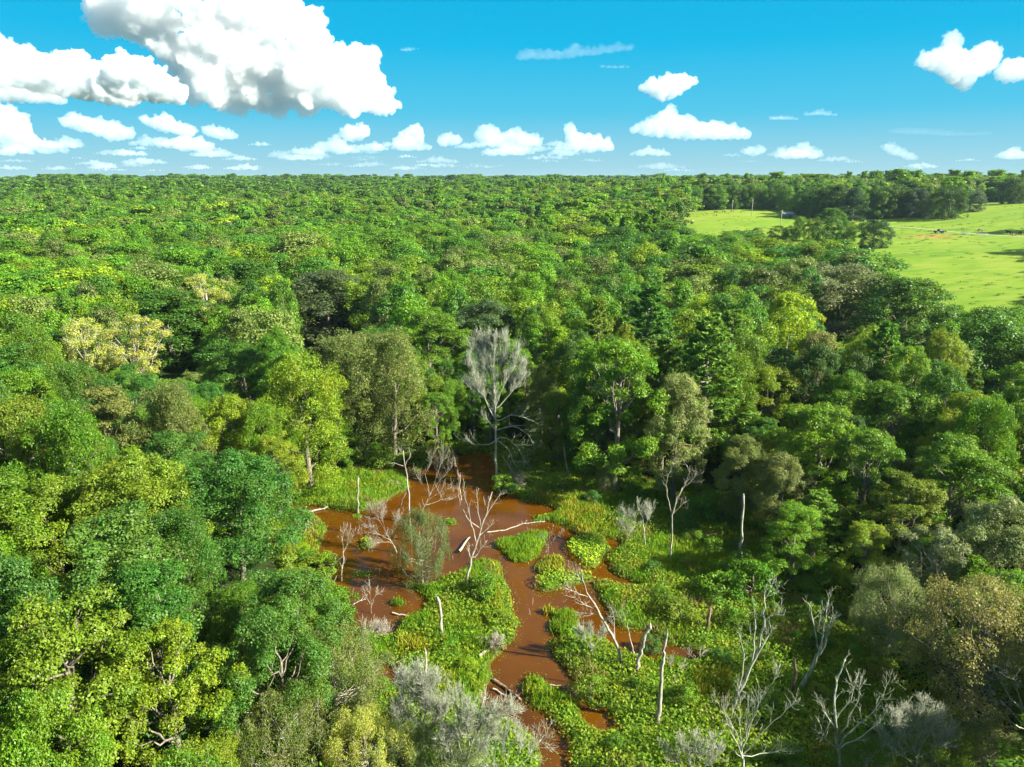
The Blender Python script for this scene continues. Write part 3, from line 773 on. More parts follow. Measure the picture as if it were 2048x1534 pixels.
def place_words(u, v):
    if u < 300: a = 'by the left edge'
    elif u < 640: a = 'in the left woods'
    elif u < 1000: a = 'in the woods left of centre'
    elif u < 1350: a = 'in the woods right of centre'
    elif u < 1700: a = 'in the right-hand woods'
    else: a = 'by the right edge'
    if v > 1150: b = 'close to the bottom'
    elif v > 850: b = 'level with the pond'
    elif v > 680: b = 'just above pond level'
    elif v > 560: b = 'halfway up the picture'
    else: b = 'deep in the woods'
    return a, b
for (x, y, r, h) in cand[:N_NEAR]:
    kd, colour, u, v = choose(x, y)
    a, b = place_words(u, v)
    put(kd, x, y, h * (1.18 if kd == 'pine' else 1), r * (.62 if kd == 'column' else 1), colour, *where(*project(x, y, gz(x, y) + h * .75)[:2], '%s %s tree' % (CW.get(colour, 'dark tufted'), SW[kd])))

# everything further off reads as one mass of woods
FAR = []
def far_tree(key, colour, n):
    col = np.array(PAL[colour]) * np.array([.95, 1.0, .9])
    for lod, (nc, nl, ls, seg) in enumerate(((46, 11000, .31, 5), (26, 3000, .60, 4))):
        lm = leaf_mat('far_leaf_' + colour, tuple(col), trans=.3, vary=.45, yellow=.25) if ('far_leaf_' + colour) not in bpy.data.materials else bpy.data.materials['far_leaf_' + colour]
        if key == 'pine':
            NEEDLE[0] = lm
            me = pine('far_pine', 90 + n, 18, 4.6, bare=.3, nb=(48, 34)[lod], tufts=(9, 6)[lod], needles=(12, 6)[lod], nl=(.6, .95)[lod], nw=(.16, .32)[lod], join=True)

        else: me = broadleaf('far_tree', 200 + n * 3 + lod, 16, 5.2, bare=.2, shape=key, nc=nc, nl=nl, ls=ls, cr=(.2, .36), lobes=.25, join=True, seg=seg, limbs=3, leaf=lm, asp=.8)
        FAR.append((lod, me, colour))
for n_, (k_, c_) in enumerate([('dome', 'mid'), ('dome', 'yellow'), ('oval', 'olive'), ('dome', 'cool'), ('dome', 'grey'), ('oval', 'bright'), ('dome', 'dark'), ('column', 'lime'), ('dome', 'emerald'), ('pine', 'pine'), ('vase', 'pale'), ('cone', 'mid')]):
    far_tree(k_, c_, n_)
src = bpy.data.collections.new('woods_source')
ordered = sorted(range(len(FAR)), key=lambda i: (FAR[i][0], i))
for q, i in enumerate(ordered):
    o = bpy.data.objects.new('woods_%02d' % q, FAR[i][1]); o.color = (*PAL[FAR[i][2]], 1); src.objects.link(o)
nk = len(FAR) // 2
WEL = [0, 3, 2, 5, 0, 4, 3, 11, 1, 2, 5, 8]; WER = [0, 3, 11, 1, 2, 4, 8, 3, 0, 5, 2, 9]
pts = [(x, y, r / 5.2, h / 16) for (x, y, r, h) in cand[N_NEAR:] if math.hypot(x, y) < 200]
ring = 198.0
while ring < 5200:
    sp = max(8.4, ring * .0125)
    n = int(1.66 * ring / sp)
    az = (np.arange(n) + rng.uniform(0, 1, n)) / n * 1.66 - .83
    rr_ = ring + rng.uniform(-.5, .5, n) * sp
    for a, q in zip(az, rr_):
        x, y = q * math.sin(a), q * math.cos(a)
        k = max(1.0, sp / 9.0)
        r = (.9 + 1.35 * rng.rand() ** 1.8) * k
        h = rng.uniform(.78, 1.2) * (1 + .25 * S(600, 1400, q))
        if q < 620 and blocked(x, y, h * 16, r * 4): continue
        if q < 620 and x > 0 and crowded(x, y, 3.5, .5): continue
        pts.append((x, y, r, h))
    ring += sp * .86
pts = np.array(pts)
pr = np.hypot(pts[:, 0], pts[:, 1])
pts[:, 3] *= 1 + .26 * vnoise(pts[:, 0], pts[:, 1], 55, 31) * S(180, 260, pr)
# no crown stands taller than the even skyline these woods keep
tu, tv_, _ = project(pts[:, 0], pts[:, 1], terr(pts[:, 0], pts[:, 1]) + pts[:, 3] * 16)
lim = 357.0 - 3.0 * vnoise(tu, tu * 0, 160, 8) - 2.5 * vnoise(tu, tu * 0 + 3, 26, 12) - 4.0 * rng.rand(len(pts)) ** 4 + 5 * (1 - S(60, 130, tu))
over = (tv_ < lim) & (pr > 250)
need = (CAMH + pr * 0 + (project(pts[:, 0], pts[:, 1], CAMH + pr * 0)[1] - lim) / FPX * pts[:, 1] - terr(pts[:, 0], pts[:, 1])) / 16
h0 = pts[over, 3].copy(); pts[over, 3] = np.maximum(.35, np.minimum(h0, need[over])); pts[over, 2] *= (pts[over, 3] / h0) ** .7
pz = terr(pts[:, 0], pts[:, 1])
nzz = vnoise(pts[:, 0], pts[:, 1], 75, 21) * .75 + .5
ki = np.clip(nzz * 9 + rng.uniform(-2, 4, len(pts)), 0, 11.99).astype(int)
idx = np.where(pts[:, 0] / pts[:, 1] < .12, np.array(WEL)[ki], np.array(WER)[ki])
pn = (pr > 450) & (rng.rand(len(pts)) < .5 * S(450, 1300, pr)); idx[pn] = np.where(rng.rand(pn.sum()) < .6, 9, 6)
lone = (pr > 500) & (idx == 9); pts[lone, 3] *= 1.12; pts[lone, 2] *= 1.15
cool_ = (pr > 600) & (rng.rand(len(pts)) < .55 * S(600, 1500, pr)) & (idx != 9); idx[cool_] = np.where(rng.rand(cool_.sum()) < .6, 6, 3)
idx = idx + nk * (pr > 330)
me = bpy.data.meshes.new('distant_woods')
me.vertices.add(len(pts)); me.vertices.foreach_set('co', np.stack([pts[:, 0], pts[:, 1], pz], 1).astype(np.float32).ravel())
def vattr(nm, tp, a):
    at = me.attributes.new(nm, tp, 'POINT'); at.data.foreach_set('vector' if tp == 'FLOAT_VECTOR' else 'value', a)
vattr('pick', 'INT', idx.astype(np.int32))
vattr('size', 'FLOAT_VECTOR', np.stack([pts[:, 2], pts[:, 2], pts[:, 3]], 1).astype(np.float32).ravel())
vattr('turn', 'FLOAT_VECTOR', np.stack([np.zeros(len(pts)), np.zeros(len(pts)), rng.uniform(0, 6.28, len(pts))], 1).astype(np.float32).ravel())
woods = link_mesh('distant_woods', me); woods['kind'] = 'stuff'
tagg(woods, 'mass of mixed green treetops stretching back to the horizon', 'woods')
ng = bpy.data.node_groups.new('woods', 'GeometryNodeTree')
ng.interface.new_socket('Geometry', in_out='INPUT', socket_type='NodeSocketGeometry'); ng.interface.new_socket('Geometry', in_out='OUTPUT', socket_type='NodeSocketGeometry')
gi = ng.nodes.new('NodeGroupInput'); go = ng.nodes.new('NodeGroupOutput')
ci = ng.nodes.new('GeometryNodeCollectionInfo'); ci.inputs['Collection'].default_value = src; ci.inputs['Separate Children'].default_value = True; ci.inputs['Reset Children'].default_value = True
ip = ng.nodes.new('GeometryNodeInstanceOnPoints'); ip.inputs['Pick Instance'].default_value = True
def named(nm, tp):
    n = ng.nodes.new('GeometryNodeInputNamedAttribute'); n.data_type = tp; n.inputs['Name'].default_value = nm; return n.outputs[0]
ng.links.new(gi.outputs[0], ip.inputs['Points']); ng.links.new(ci.outputs[0], ip.inputs['Instance'])
ng.links.new(named('pick', 'INT'), ip.inputs['Instance Index']); ng.links.new(named('turn', 'FLOAT_VECTOR'), ip.inputs['Rotation']); ng.links.new(named('size', 'FLOAT_VECTOR'), ip.inputs['Scale'])
ng.links.new(ip.outputs[0], go.inputs[0])
md = woods.modifiers.new('woods', 'NODES'); md.node_group = ng
print('TREES near', len(TREES), 'far', len(pts), 'cand', len(cand), 'tries', tries)
# ---------------------------------------------------------------- dead trees, snags, logs
def sub_branches(mb, P, R, rs, n, lf, level, spread, rise, minr, start=.25):
    """small branches along a path P with radii R"""
    seg = np.linalg.norm(np.diff(P, axis=0), axis=1); L = seg.sum(); cum = np.concatenate([[0], np.cumsum(seg)]) / L
    for i in range(n):
        f = start + (1 - start) * rs.rand() ** .8
        p = np.array([np.interp(f, cum, P[:, k]) for k in range(3)])
        j = min(np.searchsorted(cum, f), len(P) - 1); j = max(j, 1)
        t = (P[j] - P[j - 1]) / (np.linalg.norm(P[j] - P[j - 1]) + 1e-9)
        d = t + rs.normal(size=3) * spread + np.array([0, 0, rise]); d /= np.linalg.norm(d)
        r = max(minr, np.interp(f, cum, R) * .55); l = lf * rs.uniform(.5, 1.2) * (1.15 - .5 * f)
        m = 5; Q = [p]
        for k in range(1, m):
            d = d + rs.normal(size=3) * .16 + np.array([0, 0, rise * .25]); d /= np.linalg.norm(d)
            Q.append(Q[-1] + d * l / (m - 1))
        Q = np.array(Q); RR = np.linspace(r, minr * .6, m)
        mb.tube(Q, RR, 4 if level > 1 else 3)
        if level > 1: sub_branches(mb, Q, RR, rs, max(2, int(n * .45)), lf * .5, level - 1, spread, rise, minr, .2)
def img_path(pts, y0, rs, depth=.0, n_mid=3):
    """picture polyline put at ground distance y0, wandering in depth, smoothed"""
    out = []
    drift = 0.0
    for i, (u, v) in enumerate(pts):
        d = ray(u, v); q = y0 + drift; out.append(np.array([d[0] / d[1] * q, q, CAMH + d[2] / d[1] * q]))
        drift += depth
    out = np.array(out)
    t = np.linspace(0, len(out) - 1, (len(out) - 1) * n_mid + 1)
    P = np.stack([np.interp(t, np.arange(len(out)), out[:, k]) for k in range(3)], 1)
    if len(P) > 4: P[1:-1] = (P[:-2] + 2 * P[1:-1] + P[2:]) / 4
    sc = np.linalg.norm(P[-1] - P[0])
    P[1:] += rs.normal(size=(len(P) - 1, 3)) * min(.05, sc * .012)
    return P
DEADN = [0]
def dead_tree(label, trunk, limbs=(), r=.15, twig=8, tl=1.2, level=2, spread=.55, rise=.25, mat=None, minr=.009, tip=.3, name='dead_tree', cat='dead tree', group=None, leaf=None, tk=None, thin_after=99):
    DEADN[0] += 1; rs = np.random.RandomState(500 + DEADN[0])
    x, y, g = on_ground(*trunk[0]); bz_, bw_ = basin_at(x, y)
    in_b = FX0 < x < FX1 and FY0 < y < FY1
    z = (min(float(bz_), .15) if in_b else g + .2) - .25
    mat = mat or M_DEAD
    P = img_path(trunk, y, rs, rs.uniform(-.15, .15)); P[0, 2] = z
    e = empty(name, P[0]); o = P[0].copy(); r = r * .75
    R = np.linspace(r, r * tip, len(P)); R[0] *= 1.3
    mb = MB(); mb.tube(P - o, R, 9)
    if tk if tk is not None else twig: sub_branches(mb, P - o, R, rs, tk if tk is not None else max(2, twig // 2), tl * .8, level, spread, rise, minr, .45)
    link_mesh('trunk', mb.mesh('dead_trunk', mat), e)
    for li, l in enumerate(limbs):
        q = img_path(l, 1.0, rs)   # direction only; now find where it leaves the trunk
        d = ray(*l[0]); k = np.argmin([abs((CAMH + d[2] / d[1] * p[1]) - p[2]) + abs(d[0] / d[1] * p[1] - p[0]) for p in P])
        pl = img_path(l, P[k][1], rs, rs.uniform(-.35, .35))
        pl[0] = P[k]
        rl = R[k] * .62
        RL = np.linspace(rl, max(minr, rl * .22), len(pl))
        mb = MB(); mb.tube(pl - o, RL, 6)
        if twig: sub_branches(mb, pl - o, RL, rs, twig if not (thin_after <= li <= 11) else max(5, twig // 4), tl, level, spread, rise, minr, .3)
        link_mesh('limb', mb.mesh('dead_limb', mat), e)
    tagg(e, label, cat, group)
    return e
def snag(label, pts, r=.18, mat=None, top=.6, name='snag', group=None):
    DEADN[0] += 1; rs = np.random.RandomState(800 + DEADN[0])
    x, y, g = on_ground(*pts[0]); P = img_path(pts, y, rs, rs.uniform(-.1, .1), 4); P[0, 2] = -.35
    r = r * .82; n = len(P); R = np.linspace(r, r * top, n) * (1 + .08 * rs.normal(size=n)); R[0] *= 1.35
    mb = MB(); o = P[0].copy(); mb.tube(P - o, R, 9)
    e = P[-1] - o
    for q in range(4):     # splintered top
        a = rs.uniform(0, 6.28); b = e + np.array([math.cos(a), math.sin(a), 0]) * R[-1] * .55
        mb.tube(np.array([b - [0, 0, .25], b + [0, 0, .05], b + np.array([0, 0, rs.uniform(.1, .4)])]), [R[-1] * .45, R[-1] * .3, .006], 4)
    for q in range(3):     # broken branch stubs
        k = rs.randint(n // 3, n); d = np.array([rs.normal(), rs.normal(), .5]); d /= np.linalg.norm(d); c = P[k] - o
        mb.tube(np.array([c, c + d * R[k] * 1.6, c + d * R[k] * rs.uniform(2, 3.4)]), [R[k] * .3, R[k] * .22, R[k] * .1], 5)
    ob = link_mesh(name, mb.mesh(name, mat or M_DEAD), None, o)
    tagg(ob, label, 'dead tree' if name == 'snag' else 'log', group)
    return ob
def log(label, pts, r=.14, mat=None, twig=0, lift=.08, group=None, cat='log', tl=.8):
    DEADN[0] += 1; rs = np.random.RandomState(900 + DEADN[0])
    P = np.array([[*on_ground(u, v)[:2], 0] for (u, v) in pts])
    t = np.linspace(0, len(P) - 1, (len(P) - 1) * 3 + 1)
    P = np.stack([np.interp(t, np.arange(len(P)), P[:, k]) for k in range(3)], 1)
    P[:, 2] = lift + rs.uniform(-.02, .06, len(P)) + np.maximum(0, basin_at(P[:, 0], P[:, 1])[0])
    P[1:-1, :2] += rs.normal(size=(len(P) - 2, 2)) * .05
    R = np.linspace(r, r * .45, len(P))
    mb = MB(); mb.tube(P - P[0], R, 7)
    if twig: sub_branches(mb, P - P[0], R, rs, twig, tl, 2, .6, .3, .014, .4)
    ob = link_mesh('fallen_log' if cat == 'log' else 'fallen_branch', mb.mesh('log', mat or M_DEAD), None, P[0])
    tagg(ob, label, cat, group)

# the tall bleached tree at the head of the pond: bare pole below, a fan of fine upright twigs above
dead_tree('tall bleached dead tree with a fan of fine twigs at the head of the pond', [(995, 974), (990, 920), (992, 860), (990, 800), (985, 740), (990, 684)],
          [[(991, 840), (970, 800), (950, 760), (938, 722)], [(990, 815), (975, 770), (955, 720), (945, 692)], [(989, 800), (980, 750), (968, 700), (962, 680)], [(988, 790), (1000, 740), (1010, 700), (1012, 682)],
           [(989, 810), (1010, 770), (1030, 730), (1036, 700)], [(990, 820), (1020, 790), (1042, 760), (1050, 735)], [(991, 845), (1020, 828), (1050, 835), (1075, 846)], [(991, 862), (1025, 850), (1060, 870), (1070, 900)],
           [(992, 875), (1015, 875), (1045, 905), (1050, 935)], [(992, 885), (960, 892), (935, 885)], [(991, 858), (975, 842)], [(993, 880), (1020, 900), (1030, 930), (1045, 950)], [(987, 780), (970, 730), (975, 690)], [(990, 830), (965, 790), (942, 775)]],
          mat=M_DEAD_GREY, thin_after=6, r=.24, twig=43, tl=2.4, level=2, spread=.38, rise=.5, minr=.0095, tk=60, tip=.2)
M_D = M_DEAD
dead_tree('slim dead trunk with short broken branches near its top, in the middle of the pond', [(822, 1082), (818, 1010), (814, 950), (806, 900)], [[(812, 935), (790, 925), (778, 928)], [(808, 912), (800, 900), (797, 893)], [(810, 925), (822, 912), (818, 900)], [(816, 985), (795, 962), (770, 968)]], r=.17, twig=5, tl=.8, tip=.35)
dead_tree('wide grey dead tree with many upright branches behind the slim dead trunk', [(828, 1050), (850, 1010), (862, 985)], [[(862, 985), (878, 940), (888, 905), (882, 880)], [(860, 990), (850, 950), (866, 915), (870, 890)], [(856, 1000), (880, 985), (905, 975)], [(850, 1010), (885, 1000), (908, 995)], [(862, 985), (890, 950), (905, 930)], [(858, 995), (845, 968), (832, 950)]], r=.15, twig=11, tl=1.9, rise=.35, minr=.009)
dead_tree('forked pale dead tree with tall bare prongs left of the reed island', [(932, 1176), (940, 1130), (952, 1085), (965, 1045), (985, 985)], [[(952, 1085), (942, 1050), (936, 1010), (925, 975), (928, 958)], [(945, 1050), (928, 1025), (918, 1000), (918, 975)], [(962, 1055), (955, 1010), (953, 975)], [(965, 1045), (985, 1010), (1000, 990), (1008, 985)], [(955, 1075), (972, 1060), (985, 1048)], [(942, 1125), (938, 1105), (935, 1092)], [(946, 1120), (960, 1100), (974, 1080)]], r=.2, twig=7, tl=1.1, rise=.3, tip=.3)
dead_tree('small bleached dead tree with a brushy top by the left shore', [(682, 1162), (687, 1120), (688, 1100)], [[(687, 1105), (684, 1080), (690, 1060)], [(688, 1100), (700, 1080), (712, 1068)], [(687, 1112), (675, 1120), (660, 1150)], [(687, 1108), (695, 1090), (698, 1065)]], r=.13, twig=11, tl=1.4, rise=.35)
dead_tree('spreading twiggy dead tree leaning left between the pond trunks', [(796, 1105), (780, 1080), (768, 1058)], [[(768, 1058), (755, 1035), (740, 1018)], [(772, 1062), (765, 1040), (762, 1015)], [(778, 1078), (755, 1068), (735, 1050)], [(775, 1070), (790, 1050), (800, 1035)], [(784, 1086), (765, 1082), (745, 1090)]], r=.11, twig=22, tl=1.5, rise=.2)
dead_tree('tiny bare sapling standing in the water at the left', [(743, 1226), (742, 1205)], [[(742, 1210), (730, 1190), (728, 1178)], [(742, 1208), (740, 1185), (738, 1165)], [(742, 1206), (752, 1190), (760, 1185)]], r=.06, twig=9, tl=.9)
dead_tree('leaning dead tree with a curved trunk in front of the right-hand marsh', [(1243, 1338), (1240, 1305), (1222, 1268), (1205, 1240), (1188, 1210), (1168, 1170), (1162, 1138)], [[(1192, 1218), (1170, 1212), (1150, 1195), (1128, 1190)], [(1200, 1232), (1180, 1225), (1160, 1228)], [(1228, 1275), (1228, 1245), (1226, 1222)], [(1168, 1170), (1155, 1150), (1140, 1140)], [(1205, 1240), (1222, 1232), (1242, 1235)], [(1180, 1195), (1150, 1185), (1132, 1170)]], r=.2, twig=9, tl=1.3, rise=.2, tip=.25)
dead_tree('tall forked dead tree standing in the shaded right-hand marsh', [(1338, 1125), (1345, 1080), (1342, 1040), (1350, 1010), (1365, 975)], [[(1342, 1030), (1335, 990), (1332, 960), (1345, 935), (1352, 925)], [(1350, 1010), (1368, 975), (1380, 950), (1376, 930), (1358, 925)], [(1343, 1030), (1360, 1012), (1372, 1002)], [(1365, 975), (1388, 958), (1392, 945)]], r=.15, twig=8, tl=1.3, rise=.2, tip=.4)
dead_tree('grey bushy dead tree left of the tall forked one', [(1290, 1100), (1288, 1060), (1280, 1025), (1275, 1005)], [[(1286, 1045), (1265, 1040), (1250, 1030)], [(1288, 1058), (1298, 1035), (1296, 1020)], [(1284, 1040), (1262, 1062), (1240, 1050)]], r=.11, twig=28, tl=1.6, mat=M_DEAD_GREY)
dead_tree('small bare shrub rising beside the reed island', [(1095, 1118), (1096, 1092)], [[(1096, 1095), (1088, 1078), (1082, 1070)], [(1096, 1092), (1108, 1078), (1122, 1066)], [(1096, 1090), (1098, 1075), (1104, 1064)]], r=.07, twig=8, tl=1.0)
dead_tree('tall slender dead tree with several stems at the lower right', [(1458, 1432), (1478, 1385), (1505, 1330), (1520, 1280), (1530, 1240), (1528, 1200), (1533, 1165)], [[(1505, 1330), (1508, 1280), (1512, 1240), (1508, 1216)], [(1478, 1385), (1490, 1330), (1484, 1290), (1478, 1268)], [(1515, 1310), (1535, 1275), (1548, 1255)], [(1528, 1245), (1545, 1228), (1558, 1224)], [(1530, 1200), (1540, 1180), (1544, 1172)]], r=.2, twig=8, tl=1.4, rise=.35, mat=M_DEAD_GREY, tip=.2)
dead_tree('dead tree with a slanting dark trunk and raised pale prongs at the lower right', [(1598, 1380), (1622, 1340), (1640, 1300), (1655, 1275), (1660, 1235)], [[(1636, 1305), (1632, 1270), (1625, 1235), (1618, 1205), (1606, 1198)], [(1640, 1300), (1648, 1250), (1658, 1205), (1662, 1188)], [(1655, 1275), (1664, 1250), (1668, 1228)], [(1632, 1270), (1640, 1245), (1650, 1215)]], mat=M_DEAD_GREY, thin_after=6, r=.24, twig=7, tl=1.2, rise=.4, tip=.2)
dead_tree('broad fan of lichen-grey dead stems at the bottom right of centre', [(1488, 1560), (1485, 1520), (1482, 1490)], [[(1484, 1500), (1465, 1450), (1440, 1420), (1422, 1390)], [(1484, 1495), (1478, 1440), (1480, 1400), (1475, 1370)], [(1485, 1500), (1500, 1440), (1530, 1390), (1555, 1345)], [(1486, 1510), (1520, 1470), (1560, 1430), (1600, 1395)], [(1484, 1505), (1455, 1450), (1445, 1410)], [(1485, 1490), (1495, 1440), (1498, 1400)], [(1486, 1515), (1540, 1505), (1600, 1500)], [(1484, 1500), (1512, 1430), (1515, 1390)]], r=.18, twig=9, tl=1.3, rise=.35, mat=M_DEAD_GREY)
dead_tree('upright grey dead tree right of the broad fan of stems', [(1682, 1570), (1676, 1500), (1672, 1440), (1668, 1390), (1682, 1340), (1690, 1315)], [[(1675, 1460), (1650, 1430), (1640, 1400)], [(1676, 1480), (1700, 1430), (1720, 1390), (1716, 1350)], [(1676, 1490), (1715, 1450), (1760, 1410), (1780, 1355)], [(1676, 1500), (1650, 1480), (1640, 1440)], [(1672, 1440), (1700, 1400), (1712, 1350)], [(1676, 1495), (1725, 1475), (1770, 1430)]], r=.15, twig=11, tl=1.3, rise=.3, mat=M_DEAD_GREY)
dead_tree('bushy dead grey shrub at the bottom edge below the brown-leaved tree', [(1830, 1590), (1832, 1530), (1834, 1490)], [[(1832, 1520), (1800, 1470), (1790, 1430)], [(1832, 1510), (1815, 1460), (1812, 1420)], [(1832, 1500), (1840, 1450), (1845, 1410)], [(1833, 1510), (1865, 1460), (1870, 1430)], [(1832, 1520), (1880, 1490), (1905, 1460)], [(1832, 1530), (1785, 1500), (1765, 1470)]], r=.12, twig=34, tl=1.3, rise=.3, mat=M_DEAD_GREY)
dead_tree('bare dead branches drooping across the lower right edge', [(2100, 1560), (2070, 1480), (2040, 1420), (2000, 1360), (1985, 1330)], [[(2060, 1460), (2010, 1440), (1970, 1410)], [(2075, 1490), (2030, 1480), (1985, 1470)], [(2050, 1430), (2040, 1390), (2010, 1340)], [(2065, 1470), (2020, 1420), (1980, 1380)]], r=.15, twig=9, tl=1.6, rise=.0, mat=M_DEAD_GREY)
dead_tree('fine twiggy dead bush at the bottom edge below the leaning snag', [(1392, 1600), (1390, 1545)], [[(1390, 1550), (1372, 1510), (1360, 1480)], [(1390, 1548), (1388, 1505), (1392, 1475)], [(1391, 1548), (1405, 1510), (1425, 1480)], [(1390, 1552), (1360, 1530), (1330, 1505)], [(1391, 1552), (1420, 1525), (1438, 1505)]], r=.1, twig=26, tl=1.1, rise=.4, mat=M_DEAD_GREY)
dead_tree('whitened dead bush with dense upright twigs at the bottom centre-left', [(822, 1548), (828, 1500), (838, 1450)], [[(834, 1470), (815, 1430), (805, 1390), (808, 1360)], [(838, 1450), (832, 1410), (838, 1370), (835, 1350)], [(836, 1460), (855, 1420), (862, 1385), (868, 1360)], [(830, 1490), (805, 1460), (790, 1420)], [(832, 1480), (865, 1450), (885, 1420)], [(836, 1460), (848, 1410), (850, 1370)]], r=.15, twig=43, tl=1.7, rise=.45, mat=M_DEAD_GREY, minr=.009)
dead_tree('pale dead bush with crossing stems at the bottom, right of the whitened one', [(925, 1590), (932, 1530), (945, 1480), (960, 1430), (968, 1395)], [[(932, 1530), (915, 1480), (918, 1430), (905, 1390)], [(945, 1480), (965, 1450), (985, 1425)], [(935, 1520), (965, 1490), (985, 1460)], [(955, 1440), (975, 1428), (1000, 1432), (1020, 1422)], [(928, 1550), (900, 1500), (885, 1470)], [(940, 1500), (932, 1450), (938, 1415)]], r=.17, twig=34, tl=1.5, rise=.3, mat=M_DEAD_GREY, minr=.009)
dead_tree('low grey dead brush by the bottom edge above the narrow channel', [(1010, 1640), (1020, 1580), (1025, 1540)], [[(1022, 1560), (1005, 1510), (1010, 1470)], [(1024, 1545), (1040, 1500), (1035, 1460)], [(1024, 1550), (1060, 1510), (1085, 1480), (1092, 1462)], [(1022, 1565), (985, 1530), (965, 1500)]], r=.12, twig=22, tl=1.3, rise=.3, mat=M_DEAD_GREY, minr=.009)
dead_tree('silvery dead scrub between the two channels in front of the leaning tree', [(1185, 1316), (1184, 1295)], [[(1184, 1298), (1170, 1280), (1158, 1262)], [(1184, 1296), (1182, 1275), (1178, 1258)], [(1184, 1298), (1200, 1280), (1208, 1262)]], r=.06, twig=30, tl=1.1, rise=.5, mat=M_DEAD_GREY)
dead_tree('tangled brown dead brush beside the thick leaning snag', [(885, 962), (884, 940)], [[(884, 948), (872, 930), (868, 915)], [(884, 945), (888, 920), (893, 900)], [(885, 948), (900, 935), (905, 915)]], r=.09, twig=26, tl=1.3, rise=.2, mat=M_DEAD_BROWN)
dead_tree('grey dead tree top showing above the right-hand woods', [(1716, 900), (1718, 860), (1720, 830)], [[(1718, 850), (1700, 820), (1688, 800)], [(1718, 845), (1722, 810), (1726, 790)], [(1718, 850), (1738, 820), (1745, 795)]], r=.2, twig=22, tl=2.2, rise=.3, mat=M_DEAD_GREY)
dead_tree('bare branches poking from the woods near the right edge', [(1938, 930), (1940, 890), (1942, 860)], [[(1940, 880), (1930, 850), (1932, 830)], [(1941, 875), (1960, 850), (1985, 835)], [(1941, 870), (1945, 840), (1943, 825)]], r=.2, twig=8, tl=1.8, mat=M_DEAD_GREY)
dead_tree('little bare tree in the marsh below the tall forked dead tree', [(1348, 1380), (1350, 1350)], [[(1350, 1355), (1342, 1335), (1340, 1322)], [(1350, 1352), (1362, 1340), (1368, 1330)]], r=.06, twig=10, tl=1.0)
dead_tree('scrubby bare bush at the right tip of the red-brown channel', [(1392, 1335), (1393, 1320)], [[(1393, 1322), (1382, 1310), (1376, 1302)], [(1393, 1321), (1402, 1308), (1410, 1304)]], r=.05, twig=11, tl=.9)
GS = 'bare trunks standing in the swamp'
snag('short bleached stick-like snag on a tuft by the left bank', [(716, 1026), (716, 990), (718, 956)], .14)
snag('thick broken snag leaning left at the dark head of the pond', [(917, 956), (908, 920), (898, 888)], .30, M_DEAD_BROWN, .5)
snag('thin snag at the edge of the shade right of the tall dead tree', [(1138, 958), (1132, 925), (1126, 890)], .16, M_DEAD)
snag('tall straight grey snag in the dark hollow on the right', [(1480, 1126), (1484, 1060), (1487, 990)], .20, M_DEAD_GREY)
snag('short dark brown snag in the shaded marsh', [(1411, 1272), (1416, 1245), (1422, 1215)], .24, M_DEAD_BROWN, .5)
snag('pale brown snag rising from the leafy spit, with a thin broken top', [(884, 1274), (882, 1235), (878, 1196)], .19, None, .75)
snag('short snag with a hooked tip at the foot of the leafy spit', [(853, 1376), (852, 1340), (851, 1303)], .16, None, .7)
snag('tall snag with a split spike top in the lower right marsh', [(1315, 1448), (1320, 1390), (1326, 1330), (1328, 1300), (1335, 1264)], .24, M_DEAD, .35)
snag('thick curved snag bending right beside the leaning dead tree', [(1265, 1352), (1278, 1325), (1285, 1290), (1292, 1265), (1303, 1252)], .21, M_DEAD, .7)
snag('slender bare pole between the leaning tree and the curved snag', [(1272, 1318), (1262, 1285), (1255, 1253)], .09)
snag('rotten brown snag with a hooked head in front of the slanting dark trunk', [(1583, 1396), (1588, 1360), (1592, 1345), (1588, 1322)], .20, M_DEAD_BROWN, .6)
snag('leaning stump on the small left bank', [(605, 1074), (611, 1056), (617, 1041)], .16)
snag('pole leaning against the wide grey dead tree', [(790, 1042), (800, 1012), (812, 984)], .13, M_DEAD_BROWN)
snag('pale broken pole half hidden behind the forked dead tree', [(922, 1000), (919, 975), (920, 950)], .10)
log('pale log lying at the mouth of the left inlet', [(600, 1028), (625, 1024), (656, 1017)], .18, twig=3, lift=.15)
log('long fallen branch lying in open water right of the forked dead tree', [(975, 1066), (1010, 1062), (1045, 1050), (1090, 1044)], .09, twig=8, cat='branch')
log('short pale log by the small grass tuft left of the leafy spit', [(785, 1228), (805, 1232), (835, 1234)], .11, twig=2)
log('dark log crossing the narrow channel at the bottom', [(988, 1362), (1012, 1378), (1042, 1402)], .17, M_DEAD_BROWN, twig=4)
log('thin log floating next to the dark crossing log', [(986, 1380), (1002, 1388), (1012, 1396)], .10)
log('heavy sloping log beside the forked dead tree', [(918, 1108), (930, 1090), (940, 1078)], .17, lift=.25)
log('long bleached branch on the left bank below the leafy spit', [(785, 1332), (805, 1326), (828, 1318)], .11, twig=4, cat='branch')
log('grey branch trailing into the water at the end of the leafy spit', [(958, 1322), (978, 1308), (992, 1300)], .14, twig=28, cat='branch', lift=.3, tl=1.5)
log('grey twiggy branch lying over the lower left bank', [(700, 1298), (730, 1280), (765, 1268)], .09, twig=34, cat='branch', lift=.3, tl=1.6)
log('pale forked twig caught in the right-hand channel', [(1100, 1372), (1120, 1374), (1138, 1380)], .05, twig=4, cat='branch')
log('bare branch reaching over the left shore from the trees', [(705, 1214), (720, 1206), (732, 1202)], .06, twig=4, cat='branch', lift=.2)
log('broken branches hanging by the foot of the tall dead tree', [(1005, 925), (1022, 955), (1040, 985)], .10, twig=28, cat='branch', lift=.9, tl=1.8)

